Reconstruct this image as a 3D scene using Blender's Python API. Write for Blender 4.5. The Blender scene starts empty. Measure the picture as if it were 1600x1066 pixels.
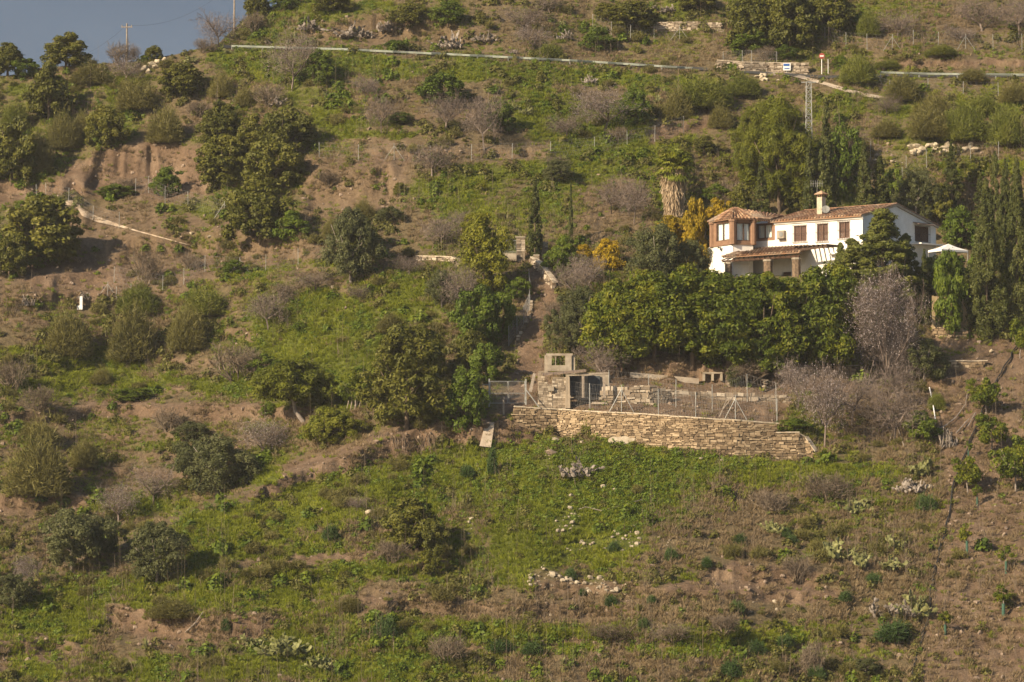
import bpy, math, random
import numpy as np
from mathutils import Vector, Matrix

# ------------------------------------------------------------------ camera, world, sun, exposure
SC = bpy.context.scene
COL = SC.collection
FPX = 1600 * 110 / 36.0
PITCH = math.atan(227 / FPX)
cam_d = bpy.data.cameras.new("camera"); cam = bpy.data.objects.new("camera", cam_d); COL.objects.link(cam)
cam_d.lens = 110; cam_d.sensor_width = 36; cam_d.clip_start = 1; cam_d.clip_end = 30000
cam.location = (0, 0, 0); cam.rotation_euler = (math.radians(90) + PITCH, 0, 0)
SC.camera = cam

SUN_EL = math.radians(27)
SUN_AZ = math.radians(229)          # clockwise from +Y
SV = Vector((math.sin(SUN_AZ) * math.cos(SUN_EL), math.cos(SUN_AZ) * math.cos(SUN_EL), math.sin(SUN_EL)))
w = bpy.data.worlds.new("World"); SC.world = w; w.use_nodes = True
wt = w.node_tree
bg = wt.nodes["Background"]
sky = wt.nodes.new("ShaderNodeTexSky"); sky.sky_type = 'NISHITA'; sky.sun_disc = False
sky.sun_elevation = SUN_EL; sky.sun_rotation = SUN_AZ; sky.air_density = 1.0; sky.dust_density = 1.0; sky.ozone_density = 1.5
wt.links.new(sky.outputs[0], bg.inputs[0]); bg.inputs[1].default_value = 0.068
sl = bpy.data.lights.new("sun", 'SUN'); sl.energy = 5.0; sl.angle = math.radians(0.5); sl.color = (1.0, 0.82, 0.58)
so = bpy.data.objects.new("sun", sl); COL.objects.link(so)
so.rotation_euler = SV.to_track_quat('Z', 'Y').to_euler()
SC.view_settings.view_transform = 'Standard'; SC.view_settings.look = 'None'
SC.view_settings.exposure = 0.98; SC.view_settings.gamma = 1.0
SC.cycles.max_bounces = 4; SC.cycles.volume_bounces = 0; SC.cycles.diffuse_bounces = 3; SC.cycles.transparent_max_bounces = 6

RNG = np.random.default_rng(7)
random.seed(7)

# ------------------------------------------------------------------ helpers
def PW(u, v, d):
    """point on the ray through picture position (u, v) at ground distance d"""
    x = (u - 800) / FPX; y = (533 - v) / FPX
    cy = math.cos(PITCH) - y * math.sin(PITCH); cz = math.sin(PITCH) + y * math.cos(PITCH)
    return Vector((x / cy * d, d, cz / cy * d))

def PWa(u, v, d):
    x = (u - 800) / FPX; y = (533 - v) / FPX
    cy = math.cos(PITCH) - y * math.sin(PITCH); cz = math.sin(PITCH) + y * math.cos(PITCH)
    return np.stack([x / cy * d, d, cz / cy * d], -1)

def vnoise(U, V, scale, seed):
    r = np.random.default_rng(abs(int(seed))); n = 257
    L = r.random((n, n))
    x = U / scale + 1000.37; y = V / scale + 1000.71
    xi = np.floor(x).astype(int); yi = np.floor(y).astype(int)
    fx = x - xi; fy = y - yi
    fx = fx * fx * (3 - 2 * fx); fy = fy * fy * (3 - 2 * fy)
    a = L[yi % n, xi % n]; b = L[yi % n, (xi + 1) % n]; c = L[(yi + 1) % n, xi % n]; d = L[(yi + 1) % n, (xi + 1) % n]
    return (a * (1 - fx) + b * fx) * (1 - fy) + (c * (1 - fx) + d * fx) * fy

def fbm(U, V, scale, seed, oct=3):
    s = 0; a = 1; t = 0
    for k in range(oct):
        s = s + a * vnoise(U, V, scale / 2 ** k, seed + 11 * k); t += a; a *= .5
    return s / t

def sstep(x):
    x = np.clip(x, 0, 1); return x * x * (3 - 2 * x)

# ------------------------------------------------------------------ terrain: ground distance for each direction of the slope
U0, U1, V0, V1, ST = -330, 1930, -330, 1320, 3
ug = np.arange(U0, U1 + 1, ST).astype(float); vg = np.arange(V0, V1 + 1, ST).astype(float)
UU, VV = np.meshgrid(ug, vg)
VK = [-330, -200, 0, 60, 100, 200, 300, 425, 430, 560, 600, 640, 700, 900, 1066, 1320]
DK = [430, 405, 374, 362, 354, 340, 326, 306, 304, 292, 287, 279, 273, 251, 236, 216]
D = np.interp(VV, VK, DK)
# spur in front of the gully on the left
SPU = [-330, 0, 100, 230, 420, 560, 660, 740]; SPV = [1010, 935, 892, 832, 756, 706, 672, 640]
vs = np.interp(UU, SPU, SPV)
J = 17 * sstep((730 - UU) / 560)
vsn = vs + 8 * (fbm(UU, VV, 40, 5) - .5)
D += J * sstep((vsn - VV) / 14) * (0.45 + 0.55 * sstep((VV - 0) / 500 + .1))
D += 5 * sstep((-vsn + VV + 60) / 60) * sstep((740 - UU) / 500) * sstep((vsn + 200 - VV) / 200) * 0.4
D += 10 * (fbm(UU, VV, 380, 21, 2) - .5) * sstep((VV - 60) / 60 * 0 + 1)
# house terrace and road bench (both seen edge-on)
Eh = sstep((UU - 1040) / 60) * sstep((1600 - UU) / 60)
D += 15 * Eh * sstep((432 - VV) / 5) * sstep((VV - 200) / 200)
RU = [-330, 300, 365, 530, 700, 900, 1080, 1200, 1290, 1380, 1600, 1930]; RV = [60, 72, 77, 80, 88, 99, 110, 118, 124, 121, 122, 124]
vr = np.interp(UU, RU, RV)
D += 6.5 * sstep((UU - 300) / 80) * sstep((vr - VV) / 4) * sstep((VV - vr + 130) / 120)
def bank(pts, h, k=1.0, g=0.16):
    global D
    xs = [p[0] for p in pts]; ys = [p[1] for p in pts]
    vb = np.interp(UU, xs, ys)
    fade = sstep((UU - xs[0] + 12) / 30) * sstep((xs[-1] + 12 - UU) / 30)
    t = (VV - vb + 5 * (fbm(UU, VV, 30, int(xs[0]) + 3) - .5)) / h
    D += k * g * h * t * np.exp(-t * t) * fade
for b in [([(30, 602), (330, 612)], 8), ([(60, 735), (300, 742)], 10), ([(340, 560), (470, 566)], 8),
    ([(140, 262), (330, 258)], 32, 1.1), ([(-330, 300), (130, 292)], 12), ([(190, 395), (300, 380), (480, 390)], 28), ([(480, 300), (620, 285)], 34),
    ([(120, 640), (480, 648)], 14), ([(-100, 660), (140, 652)], 12), ([(-200, 790), (130, 785)], 16), ([(400, 775), (560, 718), (650, 692), (770, 690), (850, 678)], 26, 1.1),
    ([(160, 962), (300, 985), (430, 985)], 22, 1.1), ([(-100, 1020), (120, 1012)], 16), ([(800, 655), (1000, 678), (1275, 704)], 22, 1.3), ([(960, 575), (1150, 590)], 20, 1.1),
    ([(820, 925), (1310, 935)], 12), ([(600, 948), (1000, 958)], 12), ([(1100, 895), (1310, 912)], 15), ([(470, 45), (620, 42), (770, 62)], 22, 1.2), ([(520, 178), (720, 182)], 6), ([(520, 207), (720, 212)], 6),
    ([(560, 240), (860, 240)], 9), ([(1000, 206), (1110, 194)], 13), ([(340, 522), (480, 540)], 9), ([(240, 565), (430, 572)], 8), ([(1370, 98), (1800, 98)], 9), ([(-100, 480), (200, 470)], 14),
    ([(860, 1000), (1400, 1010)], 10), ([(300, 905), (700, 890)], 9), ([(560, 1020), (900, 1005)], 9), ([(1430, 600), (1700, 610)], 9), ([(1180, 600), (1420, 620)], 14), ([(0, 570), (200, 572)], 9)]:
    bank(*b)
D += 2.4 * (fbm(UU, VV, 95, 31, 2) - .5) + 1.1 * (fbm(UU, VV, 28, 41, 2) - .5) + 0.42 * (vnoise(UU, VV, 7.5, 51) - .5)
# the terrace the house stands on meets its walls
tgt = np.interp(ug, [1040, 1100, 1348, 1460, 1600], [303, 304.2, 298.6, 303.5, 303])
i436 = int((436 - V0) / ST)
D += (tgt - D[i436])[None, :] * Eh * sstep((600 - VV) / 150) * sstep((VV - 330) / 60)
# rises towards the back everywhere
Df = D[::-1]; kk = 0.055
idx = np.arange(Df.shape[0])[:, None] * kk
D = (np.maximum.accumulate(Df - idx, axis=0) + idx)[::-1]

def dist(u, v):
    u = np.asarray(u, float); v = np.asarray(v, float)
    x = np.clip((u - U0) / ST, 0, len(ug) - 1.001); y = np.clip((v - V0) / ST, 0, len(vg) - 1.001)
    xi = x.astype(int); yi = y.astype(int); fx = x - xi; fy = y - yi
    return (D[yi, xi] * (1 - fx) + D[yi, xi + 1] * fx) * (1 - fy) + (D[yi + 1, xi] * (1 - fx) + D[yi + 1, xi + 1] * fx) * fy

def G(u, v):
    """the point of the ground seen at (u, v)"""
    return PW(u, v, float(dist(u, v)))

# ------------------------------------------------------------------ ground cover masks (bare earth, green, dry)
def blur(a, n):
    for _ in range(n):
        a = (a + np.roll(a, 1, 0) + np.roll(a, -1, 0)) / 3
        a = (a + np.roll(a, 1, 1) + np.roll(a, -1, 1)) / 3
    return a
WU = UU + 26 * (fbm(UU, VV, 40, 61) - .5) + 60 * (fbm(UU, VV, 130, 63) - .5) * .5
WV = VV + 16 * (fbm(UU, VV, 34, 62) - .5) + 14 * (fbm(UU, VV, 12, 64) - .5)
def ell(cx, cy, rx, ry, val=1., ang=0.):
    c, s = math.cos(math.radians(ang)), math.sin(math.radians(ang))
    x = (WU - cx) * c + (WV - cy) * s; y = -(WU - cx) * s + (WV - cy) * c
    return val * sstep(1.6 - (x / rx) ** 2 - (y / ry) ** 2)
def pol(pts, val=1., soft=3):
    m = np.zeros_like(WU, bool); n = len(pts)
    for i in range(n):
        x1, y1 = pts[i]; x2, y2 = pts[(i + 1) % n]
        if y1 == y2: continue
        c = ((y1 > WV) != (y2 > WV)) & (WU < (x2 - x1) * (WV - y1) / (y2 - y1) + x1)
        m ^= c
    return val * blur(m.astype(float), soft)
def band(pts, wd, val=1.):
    xs = [p[0] for p in pts]; ys = [p[1] for p in pts]
    vb = np.interp(WU, xs, ys)
    f = sstep((WU - xs[0] + 8) / 16) * sstep((xs[-1] + 8 - WU) / 16)
    return val * f * sstep(1.5 - np.abs(WV - vb) / wd)
GM = 0.30 + 0.9 * (fbm(UU, VV, 110, 71) - .5)
for e in [(720, 108, 340, 16, .7, 3), (230, 135, 120, 22, .3), (560, 190, 60, 6, .6), (580, 208, 70, 5, .7), (860, 180, 60, 38, .75), (905, 235, 110, 28, .5, -18), (800, 300, 150, 45, .5),
          (950, 190, 70, 30, .3), (500, 520, 90, 60, 1.1), (590, 560, 60, 40, .5), (440, 480, 60, 25, .5), (640, 470, 60, 40, .3), (90, 560, 90, 25, .6), (220, 600, 220, 14, .9), (210, 574, 60, 7, .5),
          (1540, 260, 70, 16, 1.0), (1330, 320, 60, 20, .8), (1440, 165, 180, 14, .5, 4), (1050, 130, 80, 20, .4), (1300, 170, 60, 14, .5), (420, 105, 80, 20, .8, 8), (330, 30, 100, 30, .3),
          (330, 850, 110, 40, .9, -22), (470, 790, 120, 35, 1.0, -20), (650, 760, 140, 45, .8, -12), (820, 740, 120, 50, .9), (960, 745, 130, 50, 1.0), (880, 830, 110, 50, .55), (1130, 735, 160, 22, 1.0, 3),
          (1290, 735, 120, 16, .8), (1250, 790, 120, 35, .15), (330, 925, 200, 28, .6), (520, 880, 120, 40, .5), (60, 1000, 70, 60, .45), (240, 930, 90, 30, .5), (400, 1045, 330, 20, .7), (700, 985, 180, 20, .6), (950, 985, 200, 14, .5), (620, 1000, 90, 40, .5),
          (1100, 1010, 120, 18, .6), (100, 960, 80, 35, .6), (420, 745, 60, 12, .7), (50, 610, 60, 14, .4), (300, 690, 80, 16, .4), (190, 790, 80, 20, .5), (720, 400, 50, 25, .4), (640, 440, 90, 22, .4, -8), (520, 600, 50, 40, .6), (1000, 240, 90, 25, .3, -15), (1240, 665, 45, 9, 1.2), (1490, 540, 60, 12, .6),
          (1430, 790, 60, 14, .4), (60, 140, 60, 14, .5), (200, 450, 40, 20, .3), (430, 420, 90, 7, .8, -8), (480, 1000, 90, 50, .3), (1000, 800, 60, 30, .4), (1300, 20, 300, 30, .1), (560, 15, 120, 14, .5), (900, 45, 40, 20, .3)]:
    GM += ell(*e)
for e in [(1050, 945, 380, 28, -.45), (1130, 840, 60, 30, -.3), (1050, 880, 90, 20, -.3), (1290, 850, 150, 90, -.3), (900, 1045, 200, 16, -.3), (1200, 1045, 200, 20, -.3), (640, 940, 120, 30, -.3), (560, 660, 100, 20, -.3), (950, 340, 70, 60, -.3)]:
    GM += ell(*e)
BM = np.zeros_like(GM)
BM += pol([(150, 235), (230, 222), (330, 232), (345, 300), (250, 320), (150, 305), (95, 300), (0, 318), (-200, 320), (-200, 290), (90, 286)], 1.2)
BM += pol([(90, 330), (200, 318), (310, 335), (480, 345), (520, 400), (470, 425), (330, 430), (250, 470), (130, 480), (-50, 470), (-50, 400), (90, 400)], .66)
BM += pol([(470, 245), (640, 245), (630, 300), (590, 350), (480, 345)], .68)
BM += pol([(555, 228), (860, 228), (870, 250), (560, 252)], .6)
BM += pol([(1000, 215), (1040, 188), (1115, 180), (1105, 205), (1020, 222)], 1.1)
BM += pol([(785, 650), (800, 590), (810, 520), (825, 440), (800, 395), (850, 395), (870, 450), (845, 540), (870, 600), (1235, 585), (1235, 665), (830, 640)], 1.25)
BM += pol([(940, 540), (1340, 540), (1340, 610), (940, 610)], 1.2)
BM += pol([(380, 775), (480, 715), (600, 672), (700, 655), (845, 655), (850, 688), (700, 692), (640, 708), (500, 748), (400, 780)], 1.3)
BM += pol([(155, 938), (230, 955), (330, 965), (420, 960), (410, 1003), (240, 1005), (165, 975)], 1.3)
BM += pol([(-60, 990), (120, 985), (130, 1040), (-60, 1060)], .8)
BM += pol([(1450, 520), (1600, 530), (1950, 500), (1950, 1320), (1415, 1320), (1450, 900), (1475, 760), (1440, 620)], .95)
BM += pol([(1290, 600), (1460, 590), (1460, 690), (1280, 700)], .6)
for b in [([(30, 602), (330, 612)], 4, .8), ([(60, 735), (300, 742)], 6, .8), ([(-60, 505), (90, 500)], 5, .7), ([(340, 560), (470, 566)], 5, .6), ([(120, 628), (400, 632)], 4, .6), ([(560, 150), (760, 156)], 3, .6), ([(0, 870), (130, 876)], 5, .6), ([(120, 640), (480, 646)], 12, 1.0), ([(-60, 660), (130, 650)], 12, .8), ([(-60, 790), (130, 785)], 15, .9), ([(340, 520), (480, 538)], 8, .6), ([(240, 563), (420, 570)], 6, .7), ([(820, 918), (1310, 930)], 13, .75),
          ([(560, 945), (1000, 955)], 12, .7), ([(520, 178), (730, 182)], 4, .8), ([(520, 218), (720, 222)], 5, .5), ([(380, 88), (700, 96), (1110, 118)], 4, .5), ([(560, 870), (700, 880)], 10, .6), ([(1370, 98), (1640, 98)], 5, .7), ([(-100, 575), (160, 570)], 5, .5), ([(160, 680), (420, 690)], 9, .7), ([(0, 700), (300, 712)], 6, .5), ([(340, 880), (560, 870)], 6, .6), ([(860, 998), (1400, 1008)], 6, .5), ([(560, 1015), (900, 1003)], 6, .5)]:
    BM += band(*b)
for e in [(1190, 900, 90, 22, 1.1), (1250, 930, 90, 16, .8), (1100, 915, 60, 14, .6), (590, 930, 60, 14, .5), (570, 860, 60, 14, .6), (870, 720, 26, 22, .6), (780, 730, 40, 14, .5), (120, 430, 90, 30, .5), (420, 960, 60, 12, .4), (500, 730, 60, 12, .5), (480, 880, 50, 10, .5),
          (560, 45, 90, 28, .5), (720, 60, 50, 22, .4), (1350, 60, 80, 20, .4), (1520, 30, 90, 20, .3), (1560, 290, 60, 20, .6), (1390, 240, 60, 20, .3), (660, 410, 80, 14, .3), (1240, 165, 40, 20, .3), (1500, 100, 160, 10, .3), (140, 115, 80, 8, .4), (330, 180, 50, 30, .45), (930, 300, 60, 40, .25), (960, 340, 50, 60, .35)]:
    BM += ell(*e)
BM = BM * (0.7 + .6 * fbm(UU, VV, 26, 81))
BM = np.clip(BM, 0, 1.1)
GM = GM * (1 - np.clip(BM, 0, 1) * .85) * (0.55 + .9 * fbm(UU, VV, 22, 82)) * (.30 + 1.35 * fbm(UU, VV * 1.6, 55, 83))
GM = np.clip(GM, 0, 1.1)
DM = np.clip((fbm(UU, VV, 60, 91) - .42) * 3.5, 0, 1) * (1 - .7 * GM)
for e in [(1520, 850, 110, 260, .6), (1200, 790, 120, 30, .7), (900, 960, 160, 25, .6), (1380, 850, 90, 80, .5), (560, 1000, 60, 30, .5), (350, 640, 60, 20, .5), (1300, 640, 80, 60, .6), (950, 350, 60, 60, .7), (620, 420, 90, 25, .4), (1000, 940, 150, 15, .6), (1150, 1040, 120, 20, .5), (700, 950, 120, 20, .5)]:
    DM += ell(*e)
DM = np.clip(DM, 0, 1)
DM = np.clip(DM, 0, 1)
# rain has cut gullies into the bare banks
D += np.clip(BM, 0, 1) * (VV < 520) * (.5 * (vnoise(UU, VV * .22, 7, 95) - .5) + .9 * (vnoise(UU, VV * .3, 17, 96) - .5)) + np.clip(BM, 0, 1) * .28 * (vnoise(UU + VV * .3, VV * .3, 8, 97) - .5)
Df = D[::-1]; D = (np.maximum.accumulate(Df - idx, axis=0) + idx)[::-1]
def samp(A, u, v):
    x = np.clip((u - U0) / ST, 0, len(ug) - 1.001).astype(int); y = np.clip((v - V0) / ST, 0, len(vg) - 1.001).astype(int)
    return A[y, x]

# ------------------------------------------------------------------ materials
def nt(name):
    m = bpy.data.materials.new(name); m.use_nodes = True
    t = m.node_tree; b = t.nodes["Principled BSDF"]
    b.inputs["Roughness"].default_value = .85
    b.inputs["Specular IOR Level"].default_value = .2
    return m, t, b
def N(t, typ, **kw):
    n = t.nodes.new(typ)
    for k, v in kw.items():
        if k.startswith("i_"): n.inputs[k[2:].replace("_", " ")].default_value = v
        else: setattr(n, k, v)
    return n
def ramp(t, fac, stops):
    r = t.nodes.new("ShaderNodeValToRGB"); r.color_ramp.interpolation = 'LINEAR'
    e = r.color_ramp.elements
    while len(e) < len(stops): e.new(.5)
    for i, (p, c) in enumerate(stops):
        e[i].position = p; e[i].color = (*c, 1)
    t.links.new(fac, r.inputs[0]); return r.outputs[0]
def mixc(t, fac, a, b, mode='MIX'):
    m = t.nodes.new("ShaderNodeMix"); m.data_type = 'RGBA'; m.blend_type = mode
    for s, i in ((fac, 0), (a, 6), (b, 7)):
        if hasattr(s, "is_linked"): t.links.new(s, m.inputs[i])
        elif i == 0: m.inputs[0].default_value = s
        else: m.inputs[i].default_value = (*s, 1)
    return m.outputs[2]
def noise(t, scale, detail=3, coord=None, rough=.6, vec=None):
    n = N(t, "ShaderNodeTexNoise"); n.inputs["Scale"].default_value = scale; n.inputs["Detail"].default_value = detail; n.inputs["Roughness"].default_value = rough
    if vec is None:
        if coord == 'obj':
            c = N(t, "ShaderNodeTexCoord"); vec = c.outputs["Object"]
        else:
            c = N(t, "ShaderNodeNewGeometry"); vec = c.outputs["Position"]
    t.links.new(vec, n.inputs["Vector"])
    return n.outputs["Fac"]
def math_(t, op, a, b=None, c=None):
    m = N(t, "ShaderNodeMath", operation=op)
    for i, s in enumerate((a, b, c)):
        if s is None: continue
        if hasattr(s, "is_linked"): t.links.new(s, m.inputs[i])
        else: m.inputs[i].default_value = s
    return m.outputs[0]
def bump(t, b, h, dist_, strength=.6):
    n = N(t, "ShaderNodeBump"); n.inputs["Distance"].default_value = dist_; n.inputs["Strength"].default_value = strength
    t.links.new(h, n.inputs["Height"]); t.links.new(n.outputs[0], b.inputs["Normal"])

def plain(name, c1, c2=None, scale=2., rough=.85, bmp=0., coord=None, metal=0.):
    m, t, b = nt(name)
    c2 = c2 or tuple(x * .75 for x in c1)
    f = noise(t, scale, 4, coord)
    t.links.new(ramp(t, f, [(.3, c2), (.7, c1)]), b.inputs["Base Color"])
    b.inputs["Roughness"].default_value = rough; b.inputs["Metallic"].default_value = metal
    if bmp: bump(t, b, noise(t, scale * 4, 4, coord), bmp)
    return m
def leafmat(name, dark, mid, light, trans=.25, patch=.35, var=.5):
    """foliage: colour differs leaf by leaf (face attribute) and in broad patches, with some light let through"""
    m, t, b = nt(name)
    a = N(t, "ShaderNodeAttribute"); a.attribute_name = "leaf"
    oi = N(t, "ShaderNodeObjectInfo")
    f = math_(t, 'MULTIPLY', a.outputs["Fac"], var)
    f = math_(t, 'ADD', f, math_(t, 'MULTIPLY', noise(t, patch, 2), .75))
    f = math_(t, 'ADD', f, math_(t, 'MULTIPLY', oi.outputs["Random"], .22))
    f = math_(t, 'SUBTRACT', f, .24)
    col = ramp(t, f, [(.05, dark), (.5, mid), (.95, light)])
    t.links.new(col, b.inputs["Base Color"])
    b.inputs["Roughness"].default_value = .6; b.inputs["Specular IOR Level"].default_value = .25
    tr = N(t, "ShaderNodeBsdfTranslucent"); t.links.new(col, tr.inputs[0])
    mx = N(t, "ShaderNodeMixShader"); mx.inputs[0].default_value = trans
    out = t.nodes["Material Output"]
    t.links.new(b.outputs[0], mx.inputs[1]); t.links.new(tr.outputs[0], mx.inputs[2]); t.links.new(mx.outputs[0], out.inputs[0])
    return m
M = {}
# ground
m, t, b = nt("ground_earth"); M['ground'] = m
at = N(t, "ShaderNodeAttribute"); at.attribute_name = "cover"
sp = N(t, "ShaderNodeSeparateColor"); t.links.new(at.outputs["Color"], sp.inputs[0])
n1 = noise(t, .35, 6); n2 = noise(t, 2.2, 5, rough=.7); n3 = noise(t, 9, 3, rough=.7)
soil = ramp(t, n1, [(.25, (.088, .056, .034)), (.5, (.148, .098, .062)), (.75, (.21, .150, .100))])
soil = mixc(t, .6, soil, ramp(t, n2, [(.3, (.36, .36, .36)), (.7, (.72, .72, .72))]), 'OVERLAY')
soil = mixc(t, .6, soil, ramp(t, n3, [(.3, (.3, .3, .3)), (.7, (.75, .75, .75))]), 'OVERLAY')
dry = ramp(t, n2, [(.3, (.080, .062, .032)), (.7, (.18, .135, .07))])
grn = ramp(t, n2, [(.3, (.042, .050, .008)), (.55, (.095, .110, .014)), (.8, (.17, .17, .03))])
fac = math_(t, 'ADD', sp.outputs[0], math_(t, 'MULTIPLY', math_(t, 'SUBTRACT', n3, .5), .9))
c = mixc(t, sp.outputs[1], dry, soil)
fg = ramp(t, fac, [(.30, (0, 0, 0)), (.55, (1, 1, 1))])
c = mixc(t, fg, c, grn)
t.links.new(c, b.inputs["Base Color"]); b.inputs["Roughness"].default_value = .95
h = math_(t, 'ADD', math_(t, 'MULTIPLY', noise(t, 1.2, 8, rough=.75), 1.2), math_(t, 'MULTIPLY', n3, .25))
bump(t, b, h, .55, .8)

M['grass'] = leafmat("grass_blades", (.080, .100, .009), (.190, .220, .014), (.33, .32, .040), .35, .10, .4)
M['herb'] = leafmat("herb_leaves", (.042, .074, .007), (.100, .148, .013), (.20, .23, .028), .3, .15)
M['drygrass'] = leafmat("dry_grass", (.13, .092, .048), (.22, .16, .085), (.34, .26, .15), .3, .2)
M['twig'] = leafmat("dry_twigs", (.042, .029, .019), (.098, .072, .048), (.20, .155, .11), .1, .2, .9)
M['scrub'] = leafmat("scrub_leaves", (.048, .048, .010), (.100, .098, .020), (.18, .165, .04), .25, .15)
M['carob'] = leafmat("dense_leaves", (.042, .048, .006), (.095, .098, .012), (.17, .155, .02), .25, .5)
M['olive'] = leafmat("grey_green_leaves", (.036, .042, .012), (.080, .088, .028), (.135, .134, .052), .22, .4)
M['hedge'] = leafmat("glossy_leaves", (.028, .048, .003), (.082, .110, .006), (.215, .208, .012), .33, .45, .6)
M['green'] = leafmat("bright_leaves", (.036, .062, .006), (.090, .130, .010), (.17, .205, .018), .3, .4)
M['yellowgreen'] = leafmat("yellow_green_leaves", (.085, .095, .006), (.16, .165, .012), (.26, .24, .02), .35, .4)
M['yellow'] = leafmat("golden_leaves", (.16, .13, .005), (.34, .235, .008), (.50, .34, .012), .35, .5)
M['pine'] = leafmat("pine_needles", (.060, .072, .006), (.135, .150, .012), (.23, .225, .025), .35, .5)
M['cypress'] = leafmat("cypress_scales", (.026, .036, .006), (.064, .074, .014), (.12, .122, .03), .15, .5)
M['cedar'] = leafmat("cedar_needles", (.040, .050, .008), (.098, .110, .018), (.175, .17, .032), .2, .5)
M['frond'] = leafmat("palm_fronds", (.07, .09, .008), (.16, .18, .015), (.30, .27, .03), .2, .4)
M['skirt'] = leafmat("dead_palm_fronds", (.16, .11, .06), (.34, .25, .15), (.52, .41, .28), .2, .6)
M['broom'] = leafmat("broom_stems", (.062, .060, .014), (.130, .118, .030), (.21, .185, .055), .25, .5)
M['broomgreen'] = leafmat("green_broom_stems", (.052, .066, .008), (.118, .134, .018), (.20, .20, .035), .25, .5)
M['fennel'] = leafmat("fennel_fronds", (.022, .045, .010), (.05, .088, .02), (.09, .13, .035), .25, .4)
M['bark'] = plain("bark", (.16, .12, .085), (.07, .05, .035), 3, coord='obj')
M['greybark'] = plain("grey_bark", (.30, .26, .22), (.15, .12, .10), 3, coord='obj')
M['almondtwig'] = leafmat("almond_twigs", (.040, .027, .020), (.092, .068, .054), (.19, .148, .122), .0, .5, .9)
M['blossom'] = leafmat("almond_blossom", (.30, .24, .24), (.42, .36, .35), (.56, .50, .49), .3, .5)
M['cactus'] = leafmat("cactus_pads", (.070, .075, .022), (.145, .150, .052), (.25, .235, .10), 0, .8)
M['deadcactus'] = leafmat("withered_pads", (.11, .09, .07), (.18, .15, .125), (.27, .235, .20), 0, .8)
M['rock'] = plain("pale_rock", (.50, .43, .31), (.24, .19, .13), 2.2, bmp=.08)
M['darkrock'] = plain("brown_rock", (.30, .23, .17), (.14, .10, .075), 2.2, bmp=.08)
M['galv'] = plain("galvanised_steel", (.31, .31, .29), (.20, .20, .19), 4, .5, metal=.2)
M['wire'] = plain("fence_wire", (.30, .29, .27), (.2, .19, .18), 4, .5)
M['concrete'] = plain("pale_concrete", (.38, .32, .25), (.25, .20, .15), 1.2, bmp=.02)
M['dust'] = plain("dusty_track", (.42, .34, .25), (.26, .19, .13), 1.0, bmp=.05)
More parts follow.
